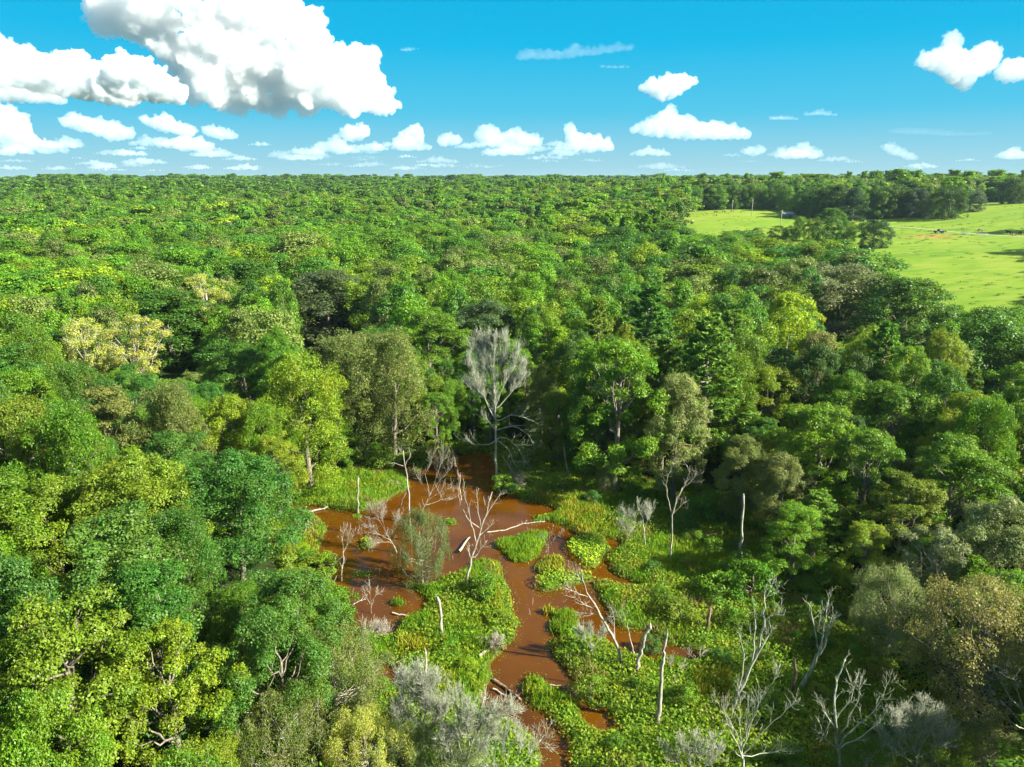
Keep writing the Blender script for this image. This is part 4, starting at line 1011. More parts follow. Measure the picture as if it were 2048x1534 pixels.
# small dead sticks standing in the shallows
stk = [(650, 1150), (668, 1170), (705, 1195), (775, 1255), (700, 1060), (760, 1150), (640, 1120), (905, 1120), (885, 1075), (890, 1095), (1060, 1070), (1065, 1210), (1060, 1230), (970, 1010), (1000, 1000), (800, 1110), (1120, 1075), (955, 1300), (720, 1150), (1160, 1090)]
sm = []
for q in range(3):
    rs = np.random.RandomState(40 + q); mb = MB()
    P = np.array([[0, 0, -.3], [.05, 0, .4], [rs.uniform(-.2, .3), 0, 1.0]]); mb.tube(P, [.035, .03, .015], 5); sub_branches(mb, P, [.035, .03, .015], rs, 3, .4, 1, .6, .2, .012)
    sm.append(mb.mesh('stick', M_DEAD))
for i, (u, v) in enumerate(stk):
    x, y, g = on_ground(u, v)
    o = link_mesh('dead_stick', sm[i % 3], None, (x, y, 0)); o.rotation_euler = (rng.uniform(-.4, .4), rng.uniform(-.4, .4), rng.uniform(0, 6)); s_ = rng.uniform(.6, 1.2); o.scale = (s_, s_, s_)
    tagg(o, 'thin dead stick poking out of the muddy water', 'stick', 'dead sticks in the shallows')

# ---------------------------------------------------------------- marsh plants
M_PAD = leaf_mat('broad_marsh_leaf', (.145, .275, .012), trans=.35, vary=.45, yellow=.5, rough=.6, spec=.2)
M_GRASS = leaf_mat('marsh_grass_blade', (.125, .27, .010), trans=.35, vary=.4, yellow=.35, rough=.6)
M_WEED = leaf_mat('yellow_marsh_weed', (.20, .25, .014), trans=.3, vary=.45, yellow=.5, rough=.6)
M_FLOAT = leaf_mat('floating_leaf', (.12, .17, .02), trans=.1, vary=.5, rough=.4)
Z_GRASS = [[(545, 1015), (600, 960), (680, 950), (830, 925), (860, 935), (812, 990), (740, 1020), (640, 1018)], [(560, 1060), (660, 1020), (660, 1130), (600, 1130)], [(930, 1130), (1000, 1125), (1010, 1170), (920, 1200)], [(790, 1160), (900, 1160), (860, 1260), (780, 1270)]]
Z_WEED = [[(1070, 985), (1160, 985), (1210, 1040), (1170, 1080), (1110, 1030), (1070, 1010)], [(600, 1050), (640, 1060), (640, 1110), (610, 1110)], [(790, 1270), (850, 1265), (860, 1310), (800, 1320)], [(690, 1310), (770, 1330), (790, 1400), (740, 1420)], [(1380, 1340), (1460, 1350), (1460, 1420), (1400, 1400)]]
def marsh(polys, n_per, kind_, mat, name, label=None, seed=0, keep=None, hscale=1.0, islands=False, cat=None):
    rs = np.random.RandomState(seed)
    X0, X1, Y0, Y1 = (-46, 60, 37, 122)
    if islands:
        w = flat_ground(polys[0]); X0, Y0 = w.min(0); X1, Y1 = w.max(0)
    n = int((X1 - X0) * (Y1 - Y0) * n_per)
    x = rs.uniform(X0, X1, n); y = rs.uniform(Y0, Y1, n)
    u, v, _ = project(x, y, np.zeros(n))
    ok = np.zeros(n, bool)
    uw, vw, _ = project(x + .35 * vnoise(x, y, 1.2, 41), y + .4 * vnoise(x, y, 1.2, 42), np.zeros(n))
    for p in polys: ok |= pip(uw, vw, p)
    inb_ = (x > FX0) & (x < FX1) & (y > FY0) & (y < FY1)
    b, w = basin_at(x, y); b = np.where(inb_, b, .22); w = np.where(inb_, w, 0)
    ok &= (w < .40 + .55 * rs.rand(n) ** 5)
    if keep is not None: ok &= keep(uw, vw, x, y, rs)
    x, y, b = x[ok], y[ok], b[ok]; n = len(x)
    mound = np.clip(vnoise(x, y, 2.2, seed + 50, 2) * .5 + .5, 0, 1); fine_ = np.clip(vnoise(x, y, .8, seed + 51, 2) * .5 + .5, 0, 1)
    wbl = np.where((x > FX0) & (x < FX1) & (y > FY0) & (y < FY1), WB[np.clip(((y - FY0) / FS).astype(int), 0, len(fy) - 1), np.clip(((x - FX0) / FS).astype(int), 0, len(fx) - 1)], 0)
    hh = hscale * (1 - (.0 if islands else .75) * np.clip(wbl * 2, 0, 1)) * (.12 + .95 * mound ** 1.5 + .45 * fine_)
    mb = MB()
    if kind_ == 'pad':
        P = np.stack([x, y, b + hh * rs.uniform(.55, 1.05, n)], 1)
        Nn = np.stack([rs.normal(size=n) * .55, rs.normal(size=n) * .55 - .15, np.ones(n)], 1)
        s = rs.uniform(.13, .30, n)
        mb.leaves(P, Nn, s, s * .72, rs, np.clip(rs.normal(.5, .2, n) + (fine_ - .5) * .3, 0, 1))
    else:
        L = hh * rs.uniform(.7, 1.4, n) + .12
        T = np.stack([rs.normal(size=n) * .3, rs.normal(size=n) * .3, np.ones(n)], 1)
        P = np.stack([x, y, b + L * .45], 1) + T * 0
        Nn = np.stack([rs.normal(size=n), rs.normal(size=n), np.zeros(n) + .3], 1)
        mb.leaves(P, Nn, L, (.07 if kind_ == 'grass' else .12), rs, np.clip(rs.normal(.5, .18, n) + (fine_ - .5) * .5, 0, 1), T=T)
    o = link_mesh(name, mb.mesh(name, mat))
    return o
def zmask(zs, u, v):
    m = np.zeros(len(u), bool)
    for z in zs: m |= pip(u, v, z)
    return m
BIG = [(500, 1040), (560, 960), (650, 935), (770, 918), (860, 905), (930, 880), (1010, 880), (1130, 915), (1300, 960), (1450, 1000), (1580, 1060), (1700, 1150), (1800, 1250), (1900, 1400), (2048, 1534), (2048, 1700), (700, 1700), (640, 1300), (600, 1130), (500, 1080)]
isl_px = ISLANDS
notisl = lambda u, v: ~zmask(isl_px[:7], u, v)
o = marsh([BIG], 48, 'pad', M_PAD, 'broadleaf_marsh_plants', seed=1, keep=lambda u, v, x, y, rs: (~zmask(Z_GRASS + Z_WEED, u, v) | (rs.rand(len(u)) < .25)) & notisl(u, v) & (vnoise(x, y, 7, 61) + rs.normal(size=len(u)) * .12 > -.12))
tagg(o, 'low carpet of broad-leaved marsh plants between the channels', 'marsh plants', kind='stuff')
o = marsh([BIG], 60, 'grass', M_GRASS, 'marsh_grass', seed=2, hscale=.8, keep=lambda u, v, x, y, rs: (zmask(Z_GRASS, u, v) | (vnoise(x, y, 7, 61) + rs.normal(size=len(u)) * .12 < -.05) | (rs.rand(len(u)) < .12)) & notisl(u, v))
tagg(o, 'bright green grass and sedge covering the banks', 'grass', kind='stuff')
o = marsh([BIG], 40, 'weed', M_WEED, 'marsh_weeds', seed=3, hscale=.9, keep=lambda u, v, x, y, rs: (zmask(Z_WEED, u, v) | ((vnoise(x, y, 5, 71) > .38) & (rs.rand(len(u)) < .5))) & notisl(u, v))
tagg(o, 'patches of yellow-green weeds among the marsh plants', 'weeds', kind='stuff')
o = marsh([BIG], 26, 'grass', leaf_mat('dead_sedge_blade', (.21, .17, .06), trans=.2, vary=.4, yellow=.2), 'dead_sedge', seed=5, hscale=.9, keep=lambda u, v, x, y, rs: (vnoise(x, y, 4, 91) > .30) & notisl(u, v))
tagg(o, 'straw-brown dead sedge showing between the green plants', 'dead grass', kind='stuff')
ISL = [('reed_island', 'grass', M_GRASS, 110, .8, 'island of tall yellow-green reeds in the middle of the pond', 'reeds'),
       ('leafy_island', 'pad', M_PAD, 42, .9, 'broad-leaved island right of the reed island', 'plant island'),
       ('plant_island', 'weed', M_WEED, 50, .7, 'small weedy island just below the reed island', 'plant island'),
       ('plant_island', 'pad', M_PAD, 42, .8, 'long low island with broad leaves on its left end', 'plant island'),
       ('grass_island', 'grass', M_GRASS, 130, .8, 'round domed bright green island in the lower channel', 'grass island'),
       ('weed_tuft', 'weed', M_WEED, 60, .8, 'little yellow tuft next to the round domed island', 'tuft'),
       ('grass_tuft', 'grass', M_GRASS, 90, .5, 'small flat grass patch left of the leafy spit', 'tuft')]
for i, (nm, kd, mt, dn, hs_, lb, ct) in enumerate(ISL):
    o = marsh([isl_px[i]], dn, kd, mt, nm, seed=20 + i, hscale=hs_, islands=True); tagg(o, lb, ct); o['kind'] = 'thing'
# floating leaves along the shores
rs = np.random.RandomState(9); n = 110000
x = rs.uniform(-32, 30, n); y = rs.uniform(38, 112, n); b, w = basin_at(x, y)
ok = (w > .5) & ((w < .97) & (rs.rand(n) < .4) | (vnoise(x, y, 4, 33) > .30) & (rs.rand(n) < .05) | (rs.rand(n) < .006))
x, y = x[ok], y[ok]; n = len(x)
mb = MB(); mb.leaves(np.stack([x, y, np.full(n, .012)], 1), np.stack([rs.normal(size=n) * .03, rs.normal(size=n) * .03, np.ones(n)], 1), rs.uniform(.05, .16, n), rs.uniform(.05, .12, n), rs)
o = link_mesh('floating_leaves', mb.mesh('floating_leaves', M_FLOAT)); tagg(o, 'specks of duckweed and fallen leaves on the muddy water', 'floating leaves', kind='stuff')

# shrubs round the marsh and in the shaded hollow
sh = [(640, 965), (700, 945), (760, 935), (1040, 935), (1100, 925), (1165, 950), (1185, 1010), (1260, 985), (1330, 1010), (1400, 1020), (1450, 1055), (1500, 1090), (1540, 1130), (1430, 1110), (1370, 1060), (1560, 1180), (1500, 1200), (1610, 1200), (1650, 1240),
      (1560, 1260), (1480, 1160), (1700, 1290), (1640, 1310), (1760, 1350), (1600, 1440), (1300, 1030), (1235, 1045), (1530, 1330), (1720, 1420), (1440, 1200), (610, 1140), (640, 1150), (585, 1095), (600, 1110), (575, 1000), (880, 925), (850, 915), (1010, 980), (1020, 985), (925, 905),
      (660, 1290), (640, 1270), (665, 1240), (1380, 1140), (1320, 1200), (1680, 1340), (1750, 1480), (1660, 1500), (1560, 1540), (1120, 985), (1080, 960), (1350, 980), (1420, 1040)]
sh += [(1250, 1060), (1310, 1150), (1360, 1240), (1270, 1390), (1370, 1420), (1440, 1330), (1180, 1400), (1230, 1500), (940, 1350), (900, 1310), (1000, 1250), (960, 1200), (1470, 1260), (1520, 1420), (1640, 1400), (1590, 1290), (1700, 1370), (1480, 1110), (1390, 1090), (1550, 1230), (1620, 1260), (1300, 1300), (880, 1430), (760, 1400)]
hr = np.random.RandomState(5)
for q in range(46):
    u_, v_ = hr.uniform(1230, 1720), hr.uniform(985, 1330)
    if (u_ - 1330) * .9 + 985 > v_ + hr.uniform(-40, 40): sh.append((u_, v_))
for i, (u, v) in enumerate(sh):
    x, y, g = on_ground(u, v)
    left = u < 1010
    c_ = ['bright', 'lime', 'mid', 'yellow'][i % 4] if left else ['mid', 'bright', 'emerald', 'olive'][i % 4]
    a, b = place_words(u, v)
    rr_ = rng.uniform(.9, 2.5) if v < 1250 else rng.uniform(.8, 1.5)
    put('shrub', x, y, rr_ * rng.uniform(1.0, 1.7), rr_, c_, *where(u, v - 15, '%s shrub' % CW[c_]), z=.0)

for (u, v, h_, half, col_, lb_) in [(900, 1500, 4.5, 70, 'silver', 'thin grey-green bush mixed into the dead bushes at the bottom'),
                              (800, 1480, 4.5, 60, 'silver', 'dusty bush behind the whitened dead bush'), (1880, 1500, 4.0, 80, 'olive', 'olive bush at the foot of the brown-leaved tree'), (1740, 1530, 3.5, 60, 'mid', 'low green bush at the bottom edge between the grey dead trees'),
                              (1990, 1500, 4.0, 60, 'silver', 'grey-green bush under the drooping bare branches')]:
    by_top('willow', u, v - 40, h_, half, col_, lb_)
# ---------------------------------------------------------------- the pasture and what stands on it
M_COW = plain('dark_hide', (.035, .018, .012), .7)
M_COWR = plain('reddish_hide', (.14, .055, .03), .7)
def beast(name, label, u, v, heading, mat, lying=False, head_down=True, sc=1.0, cat='cow'):
    x, y, g = on_ground(u, v)
    me = bpy.data.meshes.new(name)
    h = .62 if lying else 1.0
    J = [(-.75, 0, 1.15, .30), (-.2, 0, 1.1, .34), (.35, 0, 1.12, .33), (.75, 0, 1.18, .26)]     # trunk
    V = [list(j[:3]) for j in J]; Rr = [j[3] for j in J]; E = [(0, 1), (1, 2), (2, 3)]
    def add(p, pt, r): V.append(list(pt)); Rr.append(r); E.append((p, len(V) - 1)); return len(V) - 1
    if head_down:
        nck = add(3, (1.1, 0, .92), .17); hd = add(nck, (1.32, 0, .55), .13); mz = add(hd, (1.42, 0, .28), .08)
    else:
        nck = add(3, (1.1, 0, 1.4), .16); hd = add(nck, (1.35, 0, 1.55), .14); mz = add(hd, (1.62, 0, 1.42), .09)
    for sgn in (-1, 1):
        add(hd, (V[hd][0] - .06, sgn * .2, V[hd][2] + .12), .04)
        k = add(3, (.62, sgn * .2, .78), .12)
        if lying: k = add(k, (.95, sgn * .25, .72), .07); add(k, (.75, sgn * .25, .70), .05)
        else: k = add(k, (.66, sgn * .2, .42), .07); k = add(k, (.62, sgn * .2, .05), .055)
        k = add(0, (-.72, sgn * .2, .8), .17)
        if lying: k = add(k, (-.4, sgn * .35, .72), .08); add(k, (-.1, sgn * .35, .70), .05)
        else: k = add(k, (-.85, sgn * .2, .48), .08); k = add(k, (-.75, sgn * .2, .05), .055)
    t = add(0, (-1.02, 0, 1.2), .05); add(t, (-1.1, 0, .65), .035)
    V = [[a, b, (c - .55) if lying else c] for a, b, c in V]
    me.from_pydata(V, E, [])
    import bmesh
    bm = bmesh.new(); bm.from_mesh(me); sl = bm.verts.layers.skin.verify()
    for vv, r in zip(bm.verts, Rr): vv[sl].radius = (r, r); vv[sl].use_root = (vv.index == 0)
    bm.to_mesh(me); bm.free()
    me.materials.append(mat)
    o = link_mesh(name, me, None, (x, y, g + .2)); o.rotation_euler = (0, 0, heading); o.scale = (sc, sc, sc)
    o.modifiers.new('skin', 'SKIN'); sb = o.modifiers.new('sub', 'SUBSURF'); sb.levels = 1; sb.render_levels = 1
    tagg(o, label, cat)
beast('horse', 'brown horse grazing alone on the pasture above the track', 1960, 465, math.pi + .2, M_COWR, sc=1.15, cat='horse')
beast('cow', 'dark cow in the shade at the right edge, left one of two', 2016, 470, 1.8, M_COW, sc=1.25, head_down=False)
beast('cow', 'dark cow in the shade at the right edge, right one of two', 2040, 471, 1.4, M_COW, sc=1.25)
beast('cow', 'pale-backed calf lying between the two dark cows', 2027, 472, .4, M_COWR, lying=True)
beast('cow', 'dark cow grazing at the far left of the back strip of pasture', 1431, 427, .1, M_COWR, sc=1.2)
beast('cow', 'dark cow grazing second from the left on the back strip of pasture', 1447, 426, .3, M_COWR, sc=1.15)
beast('cow', 'small calf standing in front of the two cows on the back strip', 1433, 433, 1.5, M_COWR, sc=.75, head_down=False)
beast('cow', 'cow at the foot of the leftmost far utility pole', 1464, 425, .2, M_COWR, sc=1.0)

# weed tufts in the pasture
rs = np.random.RandomState(71); n = 15000
x = rs.uniform(60, 420, n); y = rs.uniform(110, 620, n)
pz_ = vnoise(x, y, 30, 81) + .8 * vnoise(x, y, 7, 82)
k_ = pip(x, y, PWIDE) & (pz_ + rs.normal(size=n) * .25 > .42)
x, y = x[k_], y[k_]; q = 26; n = len(x)
X = np.repeat(x, q) + rs.normal(size=n * q) * .55; Y = np.repeat(y, q) + rs.normal(size=n * q) * .4
L = rs.uniform(.2, .55, n * q) * np.repeat(rs.uniform(.5, 1.2, n), q)
mb = MB(); T = np.stack([rs.normal(size=n * q) * .4, rs.normal(size=n * q) * .4, np.ones(n * q)], 1)
mb.leaves(np.stack([X, Y, terr(X, Y) + .2 + L * .45], 1), np.stack([rs.normal(size=n * q), rs.normal(size=n * q), np.full(n * q, .4)], 1), L, .16, rs, T=T)
o = link_mesh('pasture_weeds', mb.mesh('pasture_weeds', leaf_mat('pasture_weed_leaf', (.07, .16, .014), trans=.3, vary=.5, yellow=.4))); tagg(o, 'darker weed tufts scattered over the grazed pasture', 'weeds', kind='stuff')
for (u, v, vt, hw, lb_) in [(2105, 462, 395, 42, 'field tree standing past the right edge above the two dark cows'), (2150, 505, 430, 50, 'field tree past the right edge whose shadow falls on the pasture')]:
    by_base('field', u, v, vt, hw, 'mid', lb_)
# pickup parked on the track
def pickup(u, v, heading):
    x, y, g = on_ground(u, v)
    e = empty('parked_truck', (x, y, g + .22), heading)
    mp_, mg, mt_ = plain('black_paint', (.02, .022, .03), .25), plain('vehicle_glass', (.25, .32, .38), .08), plain('rubber', (.02, .02, .02), .8)
    def prism(name, prof, w, mat, y0=0):
        mb = MB(); n = len(prof)
        V = np.array([[a, s_ * w / 2 + y0, b] for s_ in (-1, 1) for a, b in prof])
        me = bpy.data.meshes.new(name)
        me.from_pydata(V.tolist(), [], [list(range(n))[::-1], list(range(n, 2 * n))] + [[i, (i + 1) % n, n + (i + 1) % n, n + i] for i in range(n)])
        me.materials.append(mat); o = link_mesh(name, me, e)
        bv = o.modifiers.new('b', 'BEVEL'); bv.width = .05; bv.segments = 2
        return o
    prism('body', [(-2.6, .45), (2.55, .45), (2.65, .75), (2.55, 1.05), (1.2, 1.12), (-.9, 1.12), (-.95, .85), (-2.5, .85), (-2.5, 1.12), (-2.62, 1.12)], 1.85, mp_)
    prism('cab', [(-.9, 1.12), (1.2, 1.12), (.55, 1.72), (.35, 1.78), (-.65, 1.78), (-.85, 1.65)], 1.65, mp_)
    prism('windscreen', [(1.22, 1.16), (1.24, 1.18), (.62, 1.70), (.58, 1.70)], 1.4, mg)
    for s_ in (-1, 1): prism('side_window', [(-.7, 1.2), (.9, 1.2), (.45, 1.62), (-.65, 1.62)], .02, mg, s_ * .83)
    for a in (-1.65, 1.65):
        for s_ in (-1, 1):
            mb = MB(); mb.tube(np.array([[a, s_ * .68, .38], [a, s_ * .94, .38]]), [.38, .38], 16); w_ = link_mesh('wheel', mb.mesh('wheel', mt_), e)
            mb = MB(); mb.tube(np.array([[a, s_ * .93, .38], [a, s_ * .955, .38]]), [.2, .2], 10); link_mesh('rim', mb.mesh('rim', plain('rim_steel', (.5, .5, .5), .3, .8)), w_)
    tagg(e, 'black pickup parked on the pale track across the pasture', 'pickup truck')
pickup(1879, 467, .15)

# white rail panels beside the track
M_WHITE = plain('white_painted_rail', (.5, .52, .5), .5)
def rails(label, u0, v0, u1, v1, n):
    a = np.array(on_ground(u0, v0)); b = np.array(on_ground(u1, v1))
    e = empty('rail_fence', (a + b) / 2); c = (a + b) / 2
    for i in range(n + 1):
        p = a + (b - a) * i / n - c; mb = MB(); mb.tube(np.array([p + [0, 0, -.1], p + [0, 0, 1.35]]), [.07, .06], 6); link_mesh('post', mb.mesh('post', M_WHITE), e)
    for k in (.4, .8, 1.2):
        mb = MB(); mb.tube(np.array([a - c + [0, 0, k + .2], b - c + [0, 0, k + .2]]), [.06, .06], 5); link_mesh('rail', mb.mesh('rail', M_WHITE), e)
    tagg(e, label, 'rail fence')
rails('white rail panels left of the grazing horse, beside the track', 1920, 469, 1938, 471, 4)
rails('white rail panels below the grazing horse, beside the track', 1950, 472, 1975, 473, 5)
# grey shed under the trees
def shed():
    x, y, g = on_ground(1575, 436); e = empty('farm_shed', (x, y, g + .2), .1)
    mb = MB(); mb.box((0, 0, 1.1), (3.2, 2.2, 1.1)); link_mesh('wall', mb.mesh('wall', plain('weathered_boards', (.20, .18, .16), .8)), e)
    me = bpy.data.meshes.new('roof')
    me.from_pydata([[-3.6, -2.6, 2.25], [3.6, -2.6, 2.25], [3.6, 2.6, 3.3], [-3.6, 2.6, 3.3], [-3.6, -2.6, 2.37], [3.6, -2.6, 2.37], [3.6, 2.6, 3.42], [-3.6, 2.6, 3.42]], [],
                   [[0, 3, 2, 1], [4, 5, 6, 7], [0, 1, 5, 4], [1, 2, 6, 5], [2, 3, 7, 6], [3, 0, 4, 7]])
    me.materials.append(plain('galvanised_roof', (.17, .19, .20), .6, .1)); link_mesh('roof', me, e)
    mb = MB(); mb.box((.6, -2.215, .95), (.6, .02, .95)); link_mesh('door', mb.mesh('door', plain('dark_door', (.05, .045, .04), .8)), e)
    tagg(e, 'low grey metal-roofed shed in the shade of the treeline', 'shed')
shed()
# utility poles
M_POLE = bark_mat('weathered_pole', (.20, .17, .13), (.42, .38, .32), 3)
poles = []
def upole(label, u, v, vt):
    x, y, g = on_ground(u, v); h = 1.0
    while project(x, y, g + h)[1] > vt and h < 14: h += .1
    e = empty('utility_pole', (x, y, g)); mb = MB(); mb.tube(np.array([[0, 0, -.5], [0, 0, h / 2], [.05, 0, h]]), [.19, .17, .13], 8); link_mesh('pole', mb.mesh('pole', M_POLE), e)
    mb = MB(); mb.box((0.05, -.17, h - .8), (.9, .05, .06), .9); link_mesh('crossarm', mb.mesh('crossarm', M_POLE), e)
    for s_ in (-.7, 0, .7):
        mb = MB(); c_ = np.array([s_ * math.cos(.9) + .05, -s_ * math.sin(.9) * -1 - .17, h - .74]); mb.tube(np.array([c_, c_ + [0, 0, .12], c_ + [0, 0, .2]]), [.04, .07, .03], 6); link_mesh('insulator', mb.mesh('insulator', plain('insulator_glass', (.4, .45, .45), .2)), e)
    tagg(e, label, 'utility pole', 'poles of the line over the pasture'); poles.append(np.array([x, y, g + h - .5]))
upole('nearest utility pole, rising from the hedge at the lower rim of the pasture', 1561, 455, 420)
upole('utility pole in the middle of the back strip of pasture', 1503, 433, 398)
upole('furthest utility pole, against the treeline behind the cows', 1464, 424, 400)
wq = poles + [np.array([*on_ground(1830, 447)[:2], on_ground(1830, 447)[2] + 9.0])]
for a, b, lb in ((poles[2], poles[1], 'thin power line between the two far utility poles'), (poles[1], poles[0], 'thin power line between the middle and the nearest utility pole')):
    mb = MB(); t = np.linspace(0, 1, 12)[:, None]; P = a + (b - a) * t; P[:, 2] -= np.sin(t[:, 0] * math.pi) * .9; mb.tube(P - a, np.full(12, .02), 4)
    tagg(link_mesh('power_line', mb.mesh('power_line', plain('cable', (.08, .08, .08), .5)), None, a), lb, 'power line')
# pale gravel track
tp = [(1755, 454), (1800, 455), (1850, 459), (1905, 465), (1960, 470), (2010, 473), (2060, 476), (2150, 482)]
w_ = np.array([on_ground(*q)[:2] for q in tp]); t = np.linspace(0, len(tp) - 1, 60)
cx = np.interp(t, np.arange(len(tp)), w_[:, 0]); cyy = np.interp(t, np.arange(len(tp)), w_[:, 1])
dx, dy = np.gradient(cx), np.gradient(cyy); ln = np.hypot(dx, dy); hw = .9 + .25 * np.random.RandomState(3).rand(60)
def tv(s_):
    X = cx - s_ * dy / ln * hw; Y = cyy + s_ * dx / ln * hw; return X, Y
V = []
for s_ in (-1, 0, 1):
    X, Y = tv(s_); V.append(np.stack([X, Y, terr(X, Y) + .30], 1))
V = np.concatenate(V); i_ = np.arange(59)
mb = MB(); mb.quads(V, np.concatenate([np.stack([i_, i_ + 60, i_ + 61, i_ + 1], -1), np.stack([i_ + 60, i_ + 120, i_ + 121, i_ + 61], -1)]))
tk_ = link_mesh('track', mb.mesh('track', plain('pale_gravel', (.26, .29, .14), .95))); tk_['kind'] = 'structure'
# ---------------------------------------------------------------- clouds
def cloud_material(name, density, col=(.80, .86, .90)):
    m = bpy.data.materials.new(name)
    m.use_nodes = True
    nt = m.node_tree
    nt.nodes.clear()
    o = nt.nodes.new('ShaderNodeOutputMaterial')
    v = nt.nodes.new('ShaderNodeVolumePrincipled')
    v.inputs['Color'].default_value = (*col, 1)
    v.inputs['Density'].default_value = density
    v.inputs['Anisotropy'].default_value = 0.0
    nt.links.new(v.outputs[0], o.inputs['Volume'])
    return m
def ico_np():
    import bmesh
    bm = bmesh.new()
    bmesh.ops.create_icosphere(bm, subdivisions=2, radius=1.0)
    V = np.array([v.co[:] for v in bm.verts]); F = np.array([[v.index for v in f.verts] for f in bm.faces])
    bm.free()
    return V, F
ICO = ico_np()
cl_tex = {}
def ctex(scale):
    key = round(scale, 1)
    if key not in cl_tex:
        t = bpy.data.textures.new("cloud_billow", 'VORONOI')       # rounded billows, one size inside the other
        t.noise_scale = scale; t.distance_metric = 'DISTANCE'; t.weight_1 = 1.0; t.noise_intensity = 1.0
        cl_tex[key] = t
    return cl_tex[key]
def cloud(lobes, base_v, D, label, density, seed=0, kids=5, gen=2, res=90, group=None, squash=0.9, rough=1.0, wide=1.0, billow=None, tilt=.6, col=(.78, .84, .88)):
    """lobes: (u, v, radius) as seen from the clearing, put D metres away at their true size"""
    rs = np.random.RandomState(seed)
    k = D / FPX
    P = []; um = float(np.mean([l[0] for l in lobes]))
    for (u, v, r) in lobes:
        d = ray(u, v); d = d / math.hypot(d[0], d[1]) * D if False else d / d[1] * D
        q = 1 + (rs.uniform(-.4, .4) * r + (u - um) * tilt) * k / D
        P.append((d[0] * q, D * q, d[2] * q + CAMH, r * k * q, 0))
    out = list(P)
    level = P
    for g in range(gen):
        nxt = []
        for (x, y, z, r, _) in level:
            for i in range(kids):
                a = rs.normal(size=3); a /= np.linalg.norm(a)
                if a[2] < -0.35: a[2] = -a[2]
                rr = r * rs.uniform(.26, .5)
                nxt.append((x + a[0] * r * .88 * wide, y + a[1] * r * .88, z + a[2] * r * .88, rr, 0))
        out += nxt
        level = nxt
    V0, F0 = ICO
    Vs, Fs = [], []
    for i, (x, y, z, r, _) in enumerate(out):
        Vs.append(V0 * np.array([r * wide, r * wide, r * squash]) + np.array([x, y, z])); Fs.append(F0 + i * len(V0))
    V = np.concatenate(Vs); F = np.concatenate(Fs)
    zb = CAMH + ray(1024, base_v)[2] / ray(1024, base_v)[1] * D
    low = V[:, 2] < zb
    V[low, 2] = zb + (V[low, 2] - zb) * 0.15
    c = np.array([V[:, 0].mean(), D, zb])
    V = V - c
    me = bpy.data.meshes.new("cloud")
    me.from_pydata(V.tolist(), [], F.tolist())
    ob = bpy.data.objects.new("cloud", me)
    ob.location = c
    COL.objects.link(ob)
    size = np.ptp(V[:, 0])
    rm = ob.modifiers.new("r", 'REMESH'); rm.mode = 'VOXEL'; rm.voxel_size = size / res
    bump = float(np.mean([p[3] for p in P])) * (billow or 1.0)
    for (s, a) in ((.9, .30), (.42, .20), (.19, .11), (.085, .05)):
        dm = ob.modifiers.new("d", 'DISPLACE'); dm.texture = ctex(bump * s); dm.strength = -bump * a * rough; dm.mid_level = .45
        dm.texture_coords = 'LOCAL'
    me.materials.append(cloud_material("cloud_vapour", density / size * 40, col))
    ob['label'] = label; ob['category'] = 'cloud'
    if group: ob['group'] = group
    return ob

def lobes(poly, n=18, rmax=60, rmin=3, fit=.86, seed=1):
    """fills an outline with the largest round lobes that fit, wide first"""
    rs = np.random.RandomState(seed); p = np.array(poly, float); lo, hi = p.min(0), p.max(0)
    q = rs.uniform(lo, hi, (2500, 2))
    a = p; b = np.roll(p, -1, 0); ab = b - a
    t = np.clip(((q[:, None] - a[None]) * ab[None]).sum(-1) / (ab ** 2).sum(-1)[None], 0, 1)
    dist = np.linalg.norm(q[:, None] - (a[None] + t[..., None] * ab[None]), axis=-1).min(1)
    x, y = q[:, 0], q[:, 1]; ins = np.zeros(len(q), bool)
    for (x1, y1), (x2, y2) in zip(a, b): ins ^= ((y1 > y) != (y2 > y)) & (x < (x2 - x1) * (y - y1) / (y2 - y1 + 1e-9) + x1)
    cand_ = sorted([(min(d, rmax), xx, yy) for d, xx, yy, i in zip(dist, x, y, ins) if i and d > rmin], reverse=True)
    out = []
    for d, xx, yy in cand_:
        if all(math.hypot(xx - o[0], yy - o[1]) > .62 * max(o[2], d) for o in out): out.append((xx, yy, d))
        if len(out) >= n: break
    return [(a_, b_, c_ * fit) for a_, b_, c_ in out]
def pcloud(poly, base, D, label, dens, seed, n=18, rmax=60, **kw):
    r0 = kw.pop('rmin', 2.5)
    return cloud(lobes(poly, n, rmax, r0, kw.pop('fit', .86), seed), base, D, label, dens, seed, **kw)

pcloud([(158,28),(165,0),(200,-60),(560,-60),(600,0),(655,50),(662,75),(700,92),(705,70),(745,68),(768,95),(768,135),(800,180),(824,238),(740,244),(640,240),(480,240),(370,218),(350,195),(345,170),(300,120),(240,92),(170,75)], 240, 9000, 'huge white towering cumulus with a flat base, the largest cloud', .75, 1, n=54, rmax=58, kids=6, gen=2, res=260, billow=1.3, tilt=.25, col=(.925, .948, .962))
pcloud([(140,110),(160,82),(210,85),(250,100),(310,120),(370,160),(400,205),(350,222),(260,212),(190,192),(150,160)], 204, 5600, 'white lumpy cloud overlapping the lower left of the largest cloud', 0.360, 2, n=16, rmax=30, res=150, col=(.85, .90, .93))
pcloud([(-90,50),(0,66),(60,88),(110,108),(150,112),(185,150),(200,178),(170,205),(90,205),(20,190),(-90,190)], 206, 5200, 'long cloud cut by the left edge, highest of the clouds on that side', 0.240, 4, n=22, rmax=34, res=150, col=(.85, .90, .93))
pcloud([(90,120),(150,95),(215,130),(260,175),(330,205),(300,222),(200,215),(130,200),(80,170)], 222, 6900, 'pale grey-white bank joining the long left cloud to the largest one', .35, 33, n=18, rmax=30, res=130, col=(.84, .89, .92))
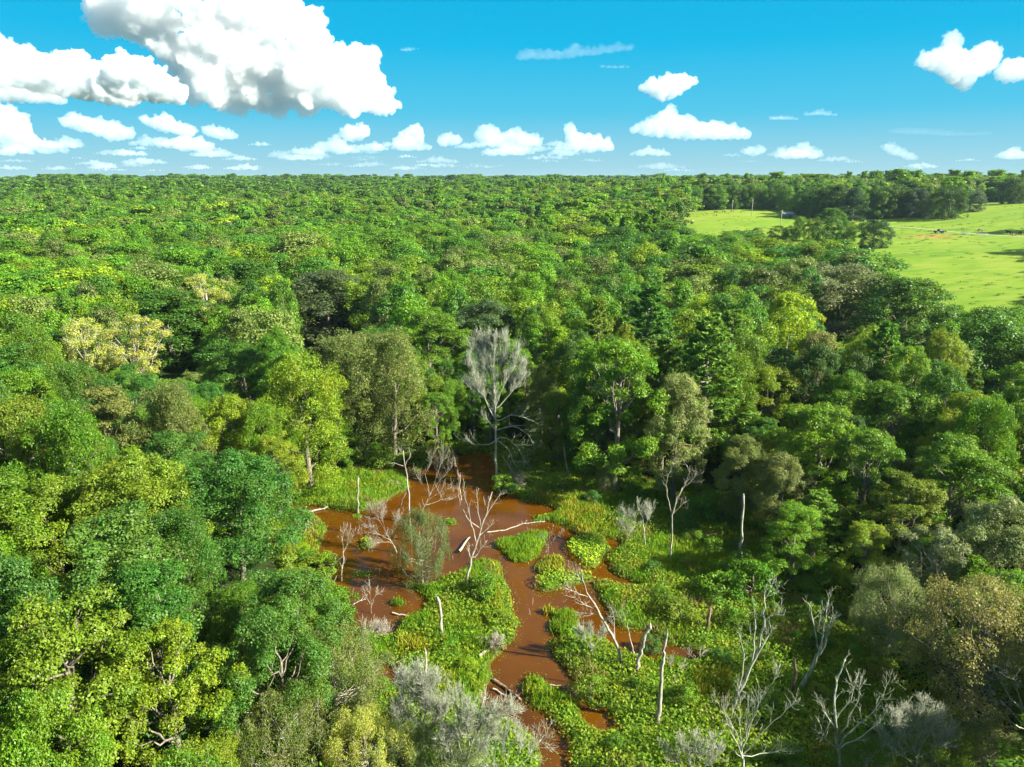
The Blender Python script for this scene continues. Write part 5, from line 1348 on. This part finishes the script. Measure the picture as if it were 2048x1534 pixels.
pcloud([(-90,165),(30,160),(110,172),(150,200),(120,214),(40,210),(-90,215)], 214, 6200, 'dim grey-blue veil of cloud hanging under the long cloud at the left edge', .2, 31, n=16, rmax=24)
pcloud([(1815,128),(1845,100),(1875,95),(1895,52),(1915,58),(1925,95),(1945,100),(1965,72),(2002,92),(2006,120),(1985,150),(1960,160),(1935,190),(1912,182),(1880,155),(1850,145)], 192, 7000, 'ragged white cumulus standing alone near the upper right corner', 0.203, 3, n=30, rmax=26, res=140)
pcloud([(1988,166),(1985,140),(2012,113),(2060,108),(2110,150),(2020,172)], 174, 7000, 'small torn cloud cut by the right edge beside the ragged cumulus', 0.099, 5, n=14, rmax=22)
pcloud([(1266,178),(1290,160),(1330,150),(1365,142),(1398,155),(1400,167),(1370,188),(1340,206),(1320,206),(1290,192)], 208, 9500, 'white puff with a round top floating above the wide low cumulus', 0.225, 6, n=18, rmax=22)
pcloud([(1235,264),(1270,245),(1320,220),(1345,201),(1358,225),(1400,238),(1450,241),(1500,258),(1532,276),(1490,283),(1400,286),(1300,278)], 284, 10000, 'wide white cumulus with a low peak, under the small floating puff', 0.225, 7, n=30, rmax=24, res=150)
pcloud([(1020,112),(1050,96),(1132,96),(1148,78),(1172,92),(1240,84),(1274,88),(1270,104),(1200,114),(1120,125),(1030,126)], 127, 8000, 'thin flat streak of cloud high in the middle of the sky', 0.038, 8, n=26, rmax=14, squash=.7, tilt=.1)
cloud([(1205,134,4),(1218,134,4),(1230,134,4),(1243,134,4),(1255,134,3)],137, 8000, 'tiny flat wisp under the thin high streak', 0.019, 9, squash=.6, wide=1.6)
pcloud([(943,266),(960,247),(985,244),(1000,262),(1030,256),(1080,268),(1098,292),(1060,299),(975,298),(948,285)], 298, 13000, 'double-headed cumulus just above the horizon in the middle', 0.105, 11, n=18, rmax=18)
pcloud([(1122,252),(1142,240),(1156,262),(1190,266),(1228,278),(1232,306),(1150,309),(1128,292)], 307, 13000, 'white pointed cumulus just above the horizon right of centre', 0.112, 10, n=18, rmax=18)
pcloud([(668,268),(690,248),(742,249),(744,270),(720,287),(690,287)], 288, 13000, 'bright round-headed cumulus right under the largest cloud', 0.094, 12, n=12, rmax=16)
pcloud([(768,292),(800,262),(828,243),(851,250),(852,286),(800,301)], 300, 13000, 'small bright cumulus left of the double-headed one', 0.083, 13, n=14, rmax=15)
pcloud([(868,282),(890,261),(925,270),(932,291),(880,297)], 297, 14000, 'faint small cumulus between two brighter ones', 0.045, 14, n=10, rmax=13)
pcloud([(262,220),(300,234),(330,222),(352,238),(392,250),(400,270),(380,279),(320,267),(280,248)], 278, 15000, 'leaning white cloud below the left part of the largest cloud', 0.112, 15, n=16, rmax=16)
pcloud([(115,232),(150,222),(200,233),(260,248),(290,272),(235,290),(160,268),(115,252)], 290, 15500, 'low grey-white cloud left of the leaning white one', 0.094, 16, n=18, rmax=18)
pcloud([(-60,195),(20,208),(60,232),(72,265),(130,283),(120,302),(50,298),(-60,290)], 300, 15000, 'bright ragged cloud at the left edge near the horizon', 0.105, 17, n=20, rmax=26)
pcloud([(398,247),(440,250),(505,279),(440,283),(402,272)], 283, 16000, 'small flat cloud tapering right under the largest cloud', 0.060, 18, n=12, rmax=12)
pcloud([(1575,305),(1590,288),(1612,276),(1625,292),(1650,304),(1655,318),(1590,320)], 319, 15000, 'pale peaked cumulus low over the far treeline', 0.041, 19, n=12, rmax=12)
pcloud([(1752,290),(1780,283),(1810,295),(1850,318),(1820,325),(1770,308)], 325, 15000, 'pale sloping cumulus low over the pasture', 0.034, 20, n=12, rmax=11)
pcloud([(1478,300),(1500,290),(1530,290),(1540,306),(1510,316),(1480,310)], 316, 15000, 'faint puffy cloud under the wide low cumulus', 0.030, 21, n=10, rmax=11)
cloud([(1545,237,5),(1556,236,6),(1568,236,6),(1580,237,5),(1592,238,4)],241, 11000, 'tiny lens-shaped wisp right of the wide low cumulus', 0.026, 22, squash=.6, wide=1.5)
cloud([(1615,229,5),(1628,227,6),(1642,226,7),(1656,228,6),(1670,230,4)],233, 11000, 'second tiny wisp a little higher and further right', 0.026, 23, squash=.6, wide=1.5)
pcloud([(1740,262),(1800,254),(1860,256),(1920,262),(2020,262),(2020,272),(1900,276),(1800,272)], 275, 12000, 'long thin veil of cloud above the pasture', 0.013, 24, n=30, rmax=9, squash=.6, wide=1.6, tilt=.05)
cloud([(805,100,3.5),(812,100,4.5),(820,99,4.5),(828,98,3),(836,97,2)],103, 9000, 'tiny wisp right of the largest cloud', 0.019, 25, squash=.6, wide=1.2)
rs = np.random.RandomState(77)
for i in range(90):
    u = (i % 34) / 34 * 2048 if i < 34 else (i - 34) / 56 * 1150
    u += rs.uniform(-40, 40)
    v = rs.uniform(288, 342) if u < 1300 else rs.uniform(305, 342)
    w = rs.uniform(30, 95)
    n = int(w / 7) + 2; hh = rs.uniform(.05, .12) * w * (1.4 if v < 315 else .7)
    lb = [(u + (j / (n - 1) - .5) * w, v - hh * .5 * math.sin(j / (n - 1) * 3.1) * rs.uniform(.2, 1.6), hh * (.45 + .8 * math.sin((j + .5) / n * 3.14)) * rs.uniform(.6, 1.1)) for j in range(n)]
    cloud(lb, v + hh * .5, 18000 + (v - 285) * 250, 'faint low cloud in the pale band above the far treeline', rs.uniform(.025, .07) * (1.4 if u < 500 else 1), 100 + i, kids=4, gen=1, res=70, group='faint clouds in the band above the horizon', squash=.7, tilt=.1)

# ---------------------------------------------------------------- the air over the land
hz = MB(); hz.box((0, 4300, 22), (7600, 4800, 31.5))
hm, hnt, hout = new_mat('thin_haze')
hv = hnt.nodes.new('ShaderNodeVolumePrincipled'); hv.inputs['Color'].default_value = (.55, .80, .95, 1); hv.inputs['Density'].default_value = 5.5e-5; hv.inputs['Anisotropy'].default_value = .2
hnt.links.new(hv.outputs[0], hout.inputs['Volume'])
hz_o = link_mesh('haze', hz.mesh('haze', hm)); hz_o['kind'] = 'stuff'
